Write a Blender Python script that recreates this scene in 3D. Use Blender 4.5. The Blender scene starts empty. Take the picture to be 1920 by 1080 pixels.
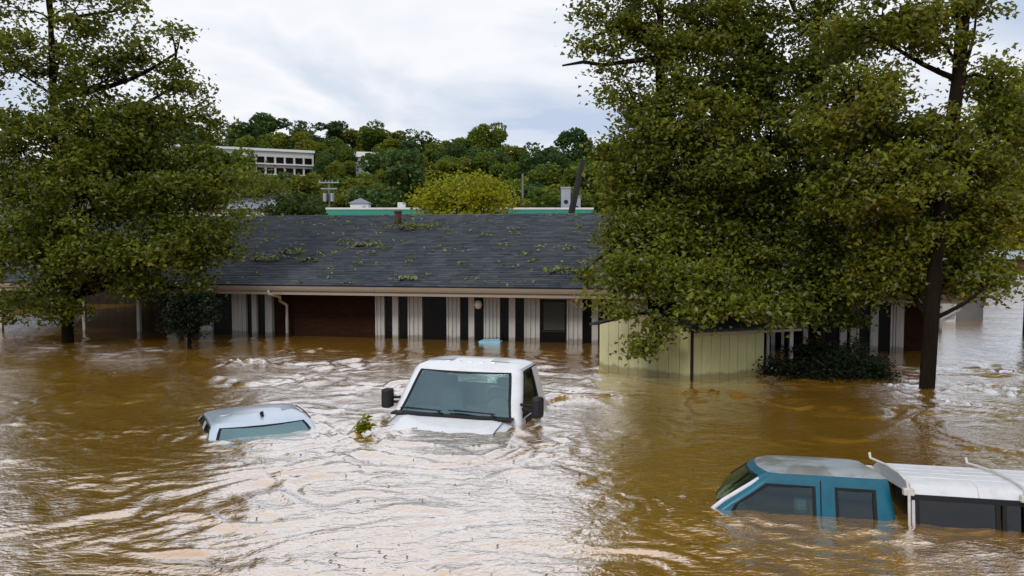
import bpy, bmesh, math, random
import numpy as np
from mathutils import Vector, Matrix, Euler
R = math.radians
rng = np.random.default_rng(7)
random.seed(7)
scene = bpy.context.scene
C = scene.collection

# ------------------------------------------------------------------ camera
FPX, HZ, CAMH = 1450.0, 460.0, 2.8          # focal length in photo pixels, horizon row, height over the water
PITCH = math.atan((540 - HZ) / FPX)
cam = bpy.data.cameras.new('camera'); camo = bpy.data.objects.new('camera', cam); C.objects.link(camo)
cam.sensor_width = 36; cam.lens = 36 * FPX / 1920; cam.clip_end = 3000; cam.clip_start = 0.1
camo.location = (0, 0, CAMH); camo.rotation_euler = (R(90) - PITCH, 0, 0)
scene.camera = camo

# ------------------------------------------------------------------ sky
SUN_EL, SUN_AZ = 38, 212                    # degrees; azimuth clockwise from +Y: sun behind the camera, to its left
world = bpy.data.worlds.new('World'); scene.world = world; world.use_nodes = True
nt = world.node_tree; nt.nodes.clear()
def N(t, typ, **kw):
    n = t.nodes.new(typ)
    for k, v in kw.items(): setattr(n, k, v)
    return n
def math_node(t, op, a, b=None, c=None):
    n = N(t, 'ShaderNodeMath', operation=op)
    for i, v in enumerate((a, b, c)):
        if v is None: continue
        if isinstance(v, (int, float)): n.inputs[i].default_value = v
        else: t.links.new(v, n.inputs[i])
    return n.outputs[0]
def ramp(t, fac, stops):
    n = N(t, 'ShaderNodeValToRGB'); e = n.color_ramp.elements
    while len(e) < len(stops): e.new(0.5)
    for el, (p, c) in zip(e, stops):
        el.position = p; el.color = c if len(c) == 4 else (*c, 1)
    t.links.new(fac, n.inputs[0]); return n.outputs[0]
sky = N(nt, 'ShaderNodeTexSky', sky_type='NISHITA', sun_disc=False, sun_elevation=R(SUN_EL), sun_rotation=R(SUN_AZ))
tc = N(nt, 'ShaderNodeTexCoord'); sp = N(nt, 'ShaderNodeSeparateXYZ'); nt.links.new(tc.outputs['Generated'], sp.inputs[0])
den = math_node(nt, 'ADD', math_node(nt, 'MAXIMUM', sp.outputs[2], 0.0), 0.16)
cx = math_node(nt, 'DIVIDE', sp.outputs[0], den); cy = math_node(nt, 'DIVIDE', sp.outputs[1], den)
cmb = N(nt, 'ShaderNodeCombineXYZ'); nt.links.new(cx, cmb.inputs[0]); nt.links.new(cy, cmb.inputs[1])
cmb.inputs[2].default_value = 3.3
n1 = N(nt, 'ShaderNodeTexNoise'); n1.inputs['Scale'].default_value = 0.85; n1.inputs['Detail'].default_value = 7; n1.inputs['Roughness'].default_value = 0.5; n1.inputs['Distortion'].default_value = 0.5
nt.links.new(cmb.outputs[0], n1.inputs[0])
cloud = ramp(nt, n1.outputs[0], [(0.35, (5.6, 6.5, 8.2)), (0.45, (7.3, 7.9, 9.0)), (0.54, (9.6, 9.7, 10.1)), (0.66, (7.9, 8.3, 9.2))])
cov = ramp(nt, n1.outputs[0], [(0.22, (0.8, 0.8, 0.8)), (0.40, (0.98, 0.98, 0.98))])
mx = N(nt, 'ShaderNodeMix', data_type='RGBA')
nt.links.new(cov, mx.inputs[0]); nt.links.new(sky.outputs[0], mx.inputs[6]); nt.links.new(cloud, mx.inputs[7])
bg = N(nt, 'ShaderNodeBackground'); bg.inputs[1].default_value = 0.1
nt.links.new(mx.outputs[2], bg.inputs[0])
wo = N(nt, 'ShaderNodeOutputWorld'); nt.links.new(bg.outputs[0], wo.inputs[0])

sun = bpy.data.lights.new('sun', 'SUN'); suno = bpy.data.objects.new('sun', sun); C.objects.link(suno)
sun.energy = 1.5; sun.angle = R(14); sun.color = (1.0, 0.96, 0.9)
az = R(SUN_AZ); el = R(SUN_EL)
sd = Vector((math.sin(az) * math.cos(el), math.cos(az) * math.cos(el), math.sin(el)))
suno.rotation_euler = (-sd).to_track_quat('-Z', 'Y').to_euler(); suno.location = sd * 60

vs = scene.view_settings
vs.view_transform = 'Standard'; vs.look = 'None'; vs.exposure = 0.0; vs.gamma = 1.0; vs.use_curve_mapping = False
scene.cycles.use_denoising = True
scene.cycles.max_bounces = 6; scene.cycles.diffuse_bounces = 3; scene.cycles.glossy_bounces = 3; scene.cycles.caustics_reflective = False; scene.cycles.caustics_refractive = False; scene.cycles.transparent_max_bounces = 12

# ------------------------------------------------------------------ helpers
def ray(px, py):
    u = (px - 960) / FPX; v = -(py - 540) / FPX
    return Vector((u, math.cos(PITCH) + math.sin(PITCH) * v, -math.sin(PITCH) + math.cos(PITCH) * v))
def at(px, py, y):                          # survey of the place: the point seen at a photo pixel, y metres ahead
    r = ray(px, py); t = y / r.y; return Vector((r.x * t, y, CAMH + r.z * t))
def on(px, py, z=0.0):                      # the point seen at a photo pixel, z metres over the water
    r = ray(px, py); t = (z - CAMH) / r.z; return Vector((r.x * t, r.y * t, z))

def tag(o, label=None, cat=None, group=None, kind=None):
    if label: o['label'] = label
    if cat: o['category'] = cat
    if group: o['group'] = group
    if kind: o['kind'] = kind
    return o
def empty(name, loc=(0, 0, 0), rz=0.0, rx=0.0, ry=0.0):
    o = bpy.data.objects.new(name, None); C.objects.link(o); o.empty_display_size = 0.2
    o.location = loc; o.rotation_euler = (rx, ry, rz); return o
def link(name, me, parent=None):
    o = bpy.data.objects.new(name, me); C.objects.link(o)
    if parent: o.parent = parent
    return o
def mesh(name, V, F, m, parent=None, smooth=False, bevel=0.0):
    me = bpy.data.meshes.new(name)
    me.from_pydata([tuple(v) for v in V], [], [tuple(f) for f in F]); me.update()
    if smooth: me.polygons.foreach_set('use_smooth', [True] * len(me.polygons))
    if m: me.materials.append(m)
    o = link(name, me, parent)
    if bevel:
        b = o.modifiers.new('b', 'BEVEL'); b.width = bevel; b.segments = 2; b.limit_method = 'ANGLE'; b.angle_limit = R(35)
    return o
def big_mesh(name, V, F, m, smooth=False):  # V (n,3) array, F (k,3|4) array
    me = bpy.data.meshes.new(name); V = np.asarray(V, np.float32); F = np.asarray(F, np.int32); k = F.shape[1]
    me.vertices.add(len(V)); me.vertices.foreach_set('co', V.ravel())
    me.loops.add(F.size); me.loops.foreach_set('vertex_index', F.ravel())
    me.polygons.add(len(F)); me.polygons.foreach_set('loop_start', np.arange(0, F.size, k, dtype=np.int32))
    me.polygons.foreach_set('use_smooth', np.full(len(F), smooth)); me.update(calc_edges=True)
    if m: me.materials.append(m)
    return me
class MB:                                   # collects shapes that make ONE part
    def __init__(s): s.V = []; s.F = []
    def add(s, V, F):
        n = len(s.V); s.V += [Vector(v) for v in V]; s.F += [tuple(i + n for i in f) for f in F]; return s
    def box(s, x0, x1, y0, y1, z0, z1):
        V = [(x, y, z) for z in (z0, z1) for y in (y0, y1) for x in (x0, x1)]
        return s.add(V, [(0, 2, 3, 1), (4, 5, 7, 6), (0, 1, 5, 4), (2, 6, 7, 3), (0, 4, 6, 2), (1, 3, 7, 5)])
    def tube(s, pts, rad, n=8, cap=True):
        pts = [Vector(p) for p in pts]
        rad = rad if isinstance(rad, (list, tuple)) else [rad] * len(pts)
        V = []; F = []; up = Vector((0.13, 0.21, 0.97)).normalized()
        for i, p in enumerate(pts):
            d = (pts[min(i + 1, len(pts) - 1)] - pts[max(i - 1, 0)]).normalized()
            a = d.cross(up if abs(d.dot(up)) < 0.95 else Vector((1, 0, 0))).normalized(); b = d.cross(a)
            for k in range(n):
                t = 2 * math.pi * k / n; V.append(p + (a * math.cos(t) + b * math.sin(t)) * rad[i])
        for i in range(len(pts) - 1):
            for k in range(n):
                F.append((i * n + k, i * n + (k + 1) % n, (i + 1) * n + (k + 1) % n, (i + 1) * n + k))
        if cap: F += [tuple(range(n - 1, -1, -1)), tuple(range((len(pts) - 1) * n, len(pts) * n))]
        return s.add(V, F)
    def prism(s, poly, y0, y1):             # polygon in x,z pushed from y0 to y1
        n = len(poly); V = [(x, y0, z) for x, z in poly] + [(x, y1, z) for x, z in poly]
        return s.add(V, [tuple(range(n)), tuple(range(2 * n - 1, n - 1, -1))] + [(i, i + n, (i + 1) % n + n, (i + 1) % n) for i in range(n)])
    def build(s, name, m, parent=None, smooth=False, bevel=0.0): return mesh(name, s.V, s.F, m, parent, smooth, bevel)
def box(name, x0, x1, y0, y1, z0, z1, m, parent=None, bevel=0.0):
    return MB().box(x0, x1, y0, y1, z0, z1).build(name, m, parent, bevel=bevel)

# ------------------------------------------------------------------ materials
def mat(name, col, rough=0.6, metal=0.0, spec=0.5, var=0.0, scale=8.0, bump=0.0, bscale=60.0, coat=0.0, stretch=(1, 1, 1), dirt=None, dirt_amt=0.0, dirt_scale=3.0, wet=False):
    m = bpy.data.materials.new(name); m.use_nodes = True; t = m.node_tree; p = t.nodes['Principled BSDF']
    p.inputs['Base Color'].default_value = (*col, 1); p.inputs['Roughness'].default_value = rough
    p.inputs['Metallic'].default_value = metal; p.inputs['Specular IOR Level'].default_value = spec
    p.inputs['Coat Weight'].default_value = coat; p.inputs['Coat Roughness'].default_value = 0.06
    g = N(t, 'ShaderNodeTexCoord'); mp = N(t, 'ShaderNodeMapping'); mp.inputs['Scale'].default_value = stretch
    t.links.new(g.outputs['Object'], mp.inputs[0])
    colour = None
    if var:
        n = N(t, 'ShaderNodeTexNoise'); n.inputs['Scale'].default_value = scale; n.inputs['Detail'].default_value = 6; n.inputs['Roughness'].default_value = 0.65
        t.links.new(mp.outputs[0], n.inputs[0])
        lo = tuple(max(0, c * (1 - var)) for c in col); hi = tuple(min(1, c * (1 + var)) for c in col)
        colour = ramp(t, n.outputs[0], [(0.32, lo), (0.68, hi)])
    if dirt:
        n = N(t, 'ShaderNodeTexNoise'); n.inputs['Scale'].default_value = dirt_scale; n.inputs['Detail'].default_value = 8; n.inputs['Roughness'].default_value = 0.7
        t.links.new(mp.outputs[0], n.inputs[0])
        f = ramp(t, n.outputs[0], [(0.5, (0, 0, 0)), (0.7, (dirt_amt,) * 3)])
        x = N(t, 'ShaderNodeMix', data_type='RGBA'); t.links.new(f, x.inputs[0])
        if colour: t.links.new(colour, x.inputs[6])
        else: x.inputs[6].default_value = (*col, 1)
        x.inputs[7].default_value = (*dirt, 1); colour = x.outputs[2]
    if wet:                                  # soaked and silted just over the waterline
        sz = N(t, 'ShaderNodeSeparateXYZ'); t.links.new(g.outputs['Object'], sz.inputs[0])
        n = N(t, 'ShaderNodeTexNoise'); n.inputs['Scale'].default_value = 5; n.inputs['Detail'].default_value = 4; t.links.new(g.outputs['Object'], n.inputs[0])
        hh = math_node(t, 'SUBTRACT', sz.outputs[2], math_node(t, 'MULTIPLY', n.outputs[0], 0.16))
        f = ramp(t, hh, [(0.0, (0.75,) * 3), (0.07, (0, 0, 0))]); x = N(t, 'ShaderNodeMix', data_type='RGBA'); t.links.new(f, x.inputs[0])
        if colour: t.links.new(colour, x.inputs[6])
        else: x.inputs[6].default_value = (*col, 1)
        x.inputs[7].default_value = (col[0] * 0.38, col[1] * 0.32, col[2] * 0.24, 1); colour = x.outputs[2]
    if colour: t.links.new(colour, p.inputs['Base Color'])
    if bump:
        n = N(t, 'ShaderNodeTexNoise'); n.inputs['Scale'].default_value = bscale; n.inputs['Detail'].default_value = 4
        t.links.new(mp.outputs[0], n.inputs[0])
        b = N(t, 'ShaderNodeBump'); b.inputs['Strength'].default_value = bump; b.inputs['Distance'].default_value = 0.02
        t.links.new(n.outputs[0], b.inputs['Height']); t.links.new(b.outputs[0], p.inputs['Normal'])
    return m
def leaf_mat(name, cols, rough=0.45, spec=0.25, trans=0.42, nscale=0.5, pale=0.0):
    m = bpy.data.materials.new(name); m.use_nodes = True; t = m.node_tree; p = t.nodes['Principled BSDF']
    g = N(t, 'ShaderNodeNewGeometry'); oc = N(t, 'ShaderNodeTexCoord'); n = N(t, 'ShaderNodeTexNoise')
    oi = N(t, 'ShaderNodeObjectInfo')
    n.inputs['Scale'].default_value = nscale; n.inputs['Detail'].default_value = 3; t.links.new(oc.outputs['Object'], n.inputs[0])
    f = math_node(t, 'ADD', math_node(t, 'MULTIPLY', g.outputs['Random Per Island'], 0.55), math_node(t, 'MULTIPLY', math_node(t, 'SUBTRACT', n.outputs[0], 0.27), 0.9))
    f = math_node(t, 'ADD', f, math_node(t, 'MULTIPLY', math_node(t, 'SUBTRACT', oi.outputs['Random'], 0.5), 0.35))
    k = len(cols); c = ramp(t, f, [((i + 0.5) / k, cc) for i, cc in enumerate(cols)])
    if pale:                                 # random share of leaves painted pale, for white sparkles and pale undersides
        w = N(t, 'ShaderNodeTexWhiteNoise', noise_dimensions='1D'); t.links.new(g.outputs['Random Per Island'], w.inputs['W'])
        x = N(t, 'ShaderNodeMix', data_type='RGBA'); t.links.new(math_node(t, 'GREATER_THAN', w.outputs[0], 1 - pale), x.inputs[0])
        t.links.new(c, x.inputs[6]); x.inputs[7].default_value = (0.26, 0.27, 0.16, 1); c = x.outputs[2]
    t.links.new(c, p.inputs['Base Color']); p.inputs['Roughness'].default_value = rough; p.inputs['Specular IOR Level'].default_value = spec
    tr = N(t, 'ShaderNodeBsdfTranslucent'); t.links.new(c, tr.inputs[0])
    ms = N(t, 'ShaderNodeMixShader'); ms.inputs[0].default_value = trans
    t.links.new(p.outputs[0], ms.inputs[1]); t.links.new(tr.outputs[0], ms.inputs[2])
    t.links.new(ms.outputs[0], t.nodes['Material Output'].inputs[0])
    return m
def glass_mat(name, tint, refl, ior=1.6, base=0.0, rough=0.02):
    m = bpy.data.materials.new(name); m.use_nodes = True; t = m.node_tree; t.nodes.remove(t.nodes['Principled BSDF'])
    tr = N(t, 'ShaderNodeBsdfTransparent'); tr.inputs[0].default_value = (*tint, 1)
    gl = N(t, 'ShaderNodeBsdfGlossy'); gl.inputs[0].default_value = (*refl, 1); gl.inputs['Roughness'].default_value = rough
    fr = N(t, 'ShaderNodeFresnel'); fr.inputs[0].default_value = ior
    f = math_node(t, 'ADD', fr.outputs[0], base)
    ms = N(t, 'ShaderNodeMixShader'); t.links.new(f, ms.inputs[0]); t.links.new(tr.outputs[0], ms.inputs[1]); t.links.new(gl.outputs[0], ms.inputs[2])
    t.links.new(ms.outputs[0], t.nodes['Material Output'].inputs[0]); return m
def island_mat(name, cols, rough=0.8, nscale=3.0, bump=0.0, bscale=60, spec=0.3):   # colour varies from piece to piece
    m = bpy.data.materials.new(name); m.use_nodes = True; t = m.node_tree; p = t.nodes['Principled BSDF']
    g = N(t, 'ShaderNodeNewGeometry'); oc = N(t, 'ShaderNodeTexCoord'); n = N(t, 'ShaderNodeTexNoise'); n.inputs['Scale'].default_value = nscale
    n.inputs['Detail'].default_value = 5
    t.links.new(oc.outputs['Object'], n.inputs[0])
    f = math_node(t, 'ADD', math_node(t, 'MULTIPLY', g.outputs['Random Per Island'], 0.6), math_node(t, 'MULTIPLY', math_node(t, 'SUBTRACT', n.outputs[0], 0.25), 0.8))
    k = len(cols); t.links.new(ramp(t, f, [((i + 0.5) / k, c) for i, c in enumerate(cols)]), p.inputs['Base Color'])
    p.inputs['Roughness'].default_value = rough; p.inputs['Specular IOR Level'].default_value = spec
    if bump:
        n2 = N(t, 'ShaderNodeTexNoise'); n2.inputs['Scale'].default_value = bscale; t.links.new(oc.outputs['Object'], n2.inputs[0])
        b = N(t, 'ShaderNodeBump'); b.inputs['Strength'].default_value = bump; b.inputs['Distance'].default_value = 0.01
        t.links.new(n2.outputs[0], b.inputs['Height']); t.links.new(b.outputs[0], p.inputs['Normal'])
    return m
def brick_mat(name):
    m = bpy.data.materials.new(name); m.use_nodes = True; t = m.node_tree; p = t.nodes['Principled BSDF']
    oc = N(t, 'ShaderNodeTexCoord'); sx = N(t, 'ShaderNodeSeparateXYZ'); t.links.new(oc.outputs['Object'], sx.inputs[0])
    cb = N(t, 'ShaderNodeCombineXYZ'); t.links.new(math_node(t, 'ADD', sx.outputs[0], sx.outputs[1]), cb.inputs[0]); t.links.new(sx.outputs[2], cb.inputs[1])
    b = N(t, 'ShaderNodeTexBrick'); t.links.new(cb.outputs[0], b.inputs[0])
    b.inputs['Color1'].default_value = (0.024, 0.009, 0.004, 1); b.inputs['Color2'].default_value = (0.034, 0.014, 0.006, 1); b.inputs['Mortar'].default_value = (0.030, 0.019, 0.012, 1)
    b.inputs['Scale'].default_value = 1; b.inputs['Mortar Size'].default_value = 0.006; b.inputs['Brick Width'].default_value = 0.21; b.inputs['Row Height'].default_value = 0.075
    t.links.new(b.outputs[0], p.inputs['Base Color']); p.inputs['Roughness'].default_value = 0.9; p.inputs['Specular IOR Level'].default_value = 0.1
    bp = N(t, 'ShaderNodeBump'); bp.inputs['Strength'].default_value = 0.6; bp.inputs['Distance'].default_value = -0.01
    t.links.new(b.outputs[1], bp.inputs['Height']); t.links.new(bp.outputs[0], p.inputs['Normal']); return m

M = {}
M['bark'] = mat('bark', (0.014, 0.010, 0.006), 0.95, spec=0.08, var=0.4, scale=6, bump=1.0, bscale=25, stretch=(1, 1, 0.2))
M['bark_pale'] = mat('bark_pale', (0.11, 0.095, 0.07), 0.9, var=0.35, scale=6, bump=1.0, bscale=25, stretch=(1, 1, 0.2))
M['leaf_r'] = leaf_mat('leaf_r', [(0.056, 0.076, 0.007), (0.108, 0.138, 0.012), (0.165, 0.196, 0.016), (0.245, 0.258, 0.026), (0.20, 0.165, 0.02)], pale=0.07)
M['leaf_l'] = leaf_mat('leaf_l', [(0.060, 0.082, 0.007), (0.118, 0.150, 0.013), (0.178, 0.212, 0.018), (0.26, 0.275, 0.028), (0.21, 0.18, 0.02)], pale=0.07)
M['leaf_yellow'] = leaf_mat('leaf_yellow', [(0.11, 0.13, 0.006), (0.22, 0.24, 0.008), (0.34, 0.35, 0.012), (0.40, 0.36, 0.016)])
M['leaf_dark'] = leaf_mat('leaf_dark', [(0.018, 0.034, 0.006), (0.034, 0.060, 0.008), (0.055, 0.090, 0.010), (0.09, 0.12, 0.014)])
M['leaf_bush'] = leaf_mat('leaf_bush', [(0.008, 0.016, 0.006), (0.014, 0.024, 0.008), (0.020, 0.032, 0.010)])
M['leaf_hill'] = leaf_mat('leaf_hill', [(0.065, 0.105, 0.014), (0.105, 0.155, 0.018), (0.150, 0.20, 0.022), (0.20, 0.23, 0.026)], nscale=0.25)
M['leaf_hill_b'] = leaf_mat('leaf_hill_b', [(0.044, 0.086, 0.026), (0.066, 0.120, 0.030), (0.096, 0.152, 0.034)], nscale=0.25)
M['leaf_hill_c'] = leaf_mat('leaf_hill_c', [(0.095, 0.120, 0.012), (0.150, 0.170, 0.016), (0.19, 0.21, 0.020), (0.20, 0.19, 0.022)], nscale=0.25)
M['shingle'] = island_mat('shingle', [(0.024, 0.030, 0.040), (0.038, 0.046, 0.058), (0.052, 0.060, 0.072), (0.078, 0.082, 0.092)], 0.85, nscale=0.6, bump=0.5, bscale=150)
M['roof_deck'] = mat('roof_deck', (0.03, 0.034, 0.042), 0.9)
M['trim'] = mat('trim', (0.32, 0.262, 0.205), 0.55, var=0.12, scale=3, stretch=(0.3, 1, 1), dirt=(0.2, 0.14, 0.09), dirt_amt=0.5)
M['white_paint'] = mat('white_paint', (0.46, 0.445, 0.42), 0.55, var=0.08, scale=5, stretch=(3, 3, 0.4), dirt=(0.30, 0.25, 0.19), dirt_amt=0.6, wet=True)
M['dark_glass'] = mat('dark_glass', (0.005, 0.004, 0.0035), 0.2, spec=0.06)
M['dark_frame'] = mat('dark_frame', (0.015, 0.012, 0.009), 0.6, spec=0.2)
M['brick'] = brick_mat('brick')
M['soffit'] = mat('soffit', (0.30, 0.25, 0.20), 0.8, var=0.1)
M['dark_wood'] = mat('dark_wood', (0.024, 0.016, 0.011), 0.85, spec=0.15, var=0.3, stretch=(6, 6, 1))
M['cream_board'] = mat('cream_board', (0.58, 0.56, 0.32), 0.7, var=0.08, scale=6, bump=0.15, bscale=50, stretch=(6, 6, 0.6), dirt=(0.40, 0.36, 0.20), dirt_amt=0.6, wet=True)
M['green_board'] = mat('green_board', (0.46, 0.45, 0.22), 0.7, var=0.08, scale=6, bump=0.15, bscale=50, stretch=(6, 6, 0.6), dirt=(0.30, 0.27, 0.13), dirt_amt=0.6, wet=True)
M['teal'] = mat('teal', (0.02, 0.25, 0.19), 0.5, var=0.1)
M['white_wall'] = mat('white_wall', (0.68, 0.68, 0.68), 0.7, var=0.06, scale=2)
M['pale_wall'] = mat('pale_wall', (0.55, 0.53, 0.49), 0.8, var=0.08, scale=1)
M['blue_roof'] = mat('blue_roof', (0.19, 0.21, 0.25), 0.6, var=0.1, scale=1)
M['grey_metal'] = mat('grey_metal', (0.33, 0.35, 0.38), 0.45, metal=0.3, var=0.15, scale=4)
M['grey_wall'] = mat('grey_wall', (0.20, 0.195, 0.185), 0.85, var=0.12, scale=3)
M['black'] = mat('black', (0.010, 0.010, 0.011), 0.5, spec=0.25)
M['rubber'] = mat('rubber', (0.010, 0.011, 0.013), 0.6, spec=0.2)
M['pole_wood'] = mat('pole_wood', (0.010, 0.009, 0.008), 0.9, var=0.3, stretch=(8, 8, 0.5))
M['grey_wood'] = mat('grey_wood', (0.17, 0.165, 0.16), 0.9, var=0.3, stretch=(8, 8, 0.5))
M['truck_white'] = mat('truck_white', (0.74, 0.75, 0.77), 0.28, coat=0.6, var=0.03, scale=3, dirt=(0.50, 0.44, 0.36), dirt_amt=0.3, dirt_scale=4)
M['silver'] = mat('silver', (0.58, 0.66, 0.75), 0.28, metal=0.5, coat=0.5, var=0.05, scale=4)
M['blue_paint'] = mat('blue_paint', (0.001, 0.105, 0.165), 0.42, coat=0.12, spec=0.35, var=0.2, scale=4, dirt=(0.06, 0.11, 0.13), dirt_amt=0.35, dirt_scale=6)
M['shell_white'] = mat('shell_white', (0.68, 0.68, 0.70), 0.45, var=0.06, scale=3, dirt=(0.42, 0.40, 0.40), dirt_amt=0.45, dirt_scale=5)
M['rack'] = mat('rack', (0.62, 0.60, 0.56), 0.5, dirt=(0.3, 0.22, 0.15), dirt_amt=0.5)
M['windshield'] = glass_mat('windshield', (0.62, 0.78, 0.77), (0.60, 0.82, 0.85), 1.7, 0.16)
M['teal_glass'] = glass_mat('teal_glass', (0.30, 0.48, 0.48), (0.50, 0.80, 0.86), 1.8, 0.24)
M['side_glass'] = glass_mat('side_glass', (0.45, 0.55, 0.50), (0.72, 0.86, 0.84), 1.5, 0.05)
M['tint_glass'] = glass_mat('tint_glass', (0.10, 0.11, 0.11), (0.8, 0.85, 0.85), 1.45, 0.035)
M['cabin'] = mat('cabin', (0.10, 0.11, 0.11), 0.8, var=0.2)
M['seat'] = mat('seat', (0.14, 0.15, 0.15), 0.85, var=0.2)
M['foam_blue'] = mat('foam_blue', (0.30, 0.58, 0.72), 0.6, var=0.15)
M['lamp_white'] = mat('lamp_white', (0.8, 0.78, 0.72), 0.4)
M['green_sign'] = mat('green_sign', (0.04, 0.42, 0.08), 0.5)
M['brown_red'] = mat('brown_red', (0.07, 0.024, 0.018), 0.8, var=0.3)
M['dry_leaf'] = leaf_mat('dry_leaf', [(0.12, 0.16, 0.02), (0.24, 0.29, 0.05), (0.36, 0.38, 0.13), (0.36, 0.33, 0.20)], nscale=1.0)

# blue cab roof: clear coat worn off in grey patches
def worn_blue():
    m = bpy.data.materials.new('worn_roof'); m.use_nodes = True; t = m.node_tree; p = t.nodes['Principled BSDF']
    g = N(t, 'ShaderNodeTexCoord'); mp = N(t, 'ShaderNodeMapping'); mp.inputs['Scale'].default_value = (1, 1.5, 1); t.links.new(g.outputs['Object'], mp.inputs[0])
    n = N(t, 'ShaderNodeTexNoise'); n.inputs['Scale'].default_value = 1.7; n.inputs['Detail'].default_value = 6; n.inputs['Roughness'].default_value = 0.55; t.links.new(mp.outputs[0], n.inputs[0])
    c = ramp(t, n.outputs[0], [(0.36, (0.15, 0.155, 0.13)), (0.46, (0.19, 0.195, 0.175)), (0.55, (0.29, 0.315, 0.32)), (0.64, (0.31, 0.36, 0.39)), (0.78, (0.20, 0.31, 0.38))])
    t.links.new(c, p.inputs['Base Color']); p.inputs['Roughness'].default_value = 0.55; return m
M['worn_roof'] = worn_blue()

# muddy flood water: opaque silt under a reflecting surface
def water_mat():
    m = bpy.data.materials.new('muddy_water'); m.use_nodes = True; t = m.node_tree; t.nodes.remove(t.nodes['Principled BSDF'])
    g = N(t, 'ShaderNodeNewGeometry')
    def noise(scale, detail, stretch, rot=0.0, dist=0.0):
        mp = N(t, 'ShaderNodeMapping'); mp.inputs['Scale'].default_value = stretch; mp.inputs['Rotation'].default_value = (0, 0, rot)
        t.links.new(g.outputs['Position'], mp.inputs[0])
        n = N(t, 'ShaderNodeTexNoise'); n.inputs['Scale'].default_value = scale; n.inputs['Detail'].default_value = detail; n.inputs['Distortion'].default_value = dist
        t.links.new(mp.outputs[0], n.inputs[0]); return n.outputs[0]
    silt = ramp(t, noise(0.35, 5, (1, 1.6, 1), 0.3, 1.0), [(0.3, (0.56, 0.262, 0.018)), (0.55, (0.62, 0.305, 0.030)), (0.75, (0.66, 0.35, 0.05))])
    h = math_node(t, 'ADD', math_node(t, 'MULTIPLY', noise(5.0, 3, (1, 2.0, 1), 0.25, 0.8), 0.6), math_node(t, 'MULTIPLY', noise(16, 3, (1, 1.7, 1), -0.2, 0.5), 0.28))
    b = N(t, 'ShaderNodeBump'); b.inputs['Strength'].default_value = 0.42; b.inputs['Distance'].default_value = 0.05
    t.links.new(h, b.inputs['Height'])
    d = N(t, 'ShaderNodeBsdfDiffuse'); t.links.new(silt, d.inputs[0]); t.links.new(b.outputs[0], d.inputs['Normal'])
    gl = N(t, 'ShaderNodeBsdfGlossy'); gl.inputs['Roughness'].default_value = 0.05; gl.inputs[0].default_value = (0.955, 0.975, 1, 1); t.links.new(b.outputs[0], gl.inputs['Normal'])
    fr = N(t, 'ShaderNodeLayerWeight'); fr.inputs[0].default_value = 0.5; t.links.new(b.outputs[0], fr.inputs['Normal'])
    fac = math_node(t, 'MINIMUM', math_node(t, 'MULTIPLY_ADD', fr.outputs['Facing'], 1.12, 0.06), 0.88)
    ms = N(t, 'ShaderNodeMixShader'); t.links.new(fac, ms.inputs[0]); t.links.new(d.outputs[0], ms.inputs[1]); t.links.new(gl.outputs[0], ms.inputs[2])
    t.links.new(ms.outputs[0], t.nodes['Material Output'].inputs[0]); return m
M['water'] = water_mat()
M['ground'] = mat('ground', (0.07, 0.075, 0.03), 0.95, var=0.4, scale=0.2, bump=0.4, bscale=2)

# ------------------------------------------------------------------ the setting
def sm(a, b, v): t = np.clip((v - a) / (b - a), 0, 1); return t * t * (3 - 2 * t)
def terrain(x, y):
    top = np.interp(x, [-260, -120, -72, -27, 0, 19, 60, 160], [26, 25, 21.5, 21.5, 18, 14.5, 11, 9])
    return -1.5 + (1.2 * sm(60, 95, y)) + sm(88, 200, y) * top + sm(200, 900, y) * 6
def axis(lo, hi, dense_lo, dense_hi, step, grow):
    c = list(np.arange(dense_lo, dense_hi, step)); s = step
    while c[-1] < hi: s *= grow; c.append(c[-1] + s)
    s = step; pre = []; v = dense_lo
    while v > lo: s *= grow; v -= s; pre.append(v)
    return np.array(pre[::-1] + c)
def grid(xs, ys, fz):
    X, Y = np.meshgrid(xs, ys); Z = fz(X, Y); n = len(xs)
    V = np.stack([X, Y, Z], -1).reshape(-1, 3)
    i = (np.arange(len(ys) - 1)[:, None] * n + np.arange(n - 1)[None, :]).ravel()
    return V, np.stack([i, i + 1, i + n + 1, i + n], -1)
V, F = grid(np.linspace(-1500, 1500, 201), np.concatenate([np.linspace(-80, 60, 8), np.linspace(70, 260, 60), np.linspace(300, 1800, 12)]), terrain)
tag(link('ground', big_mesh('ground', V, F, M['ground'], True)), kind='structure')

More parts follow.
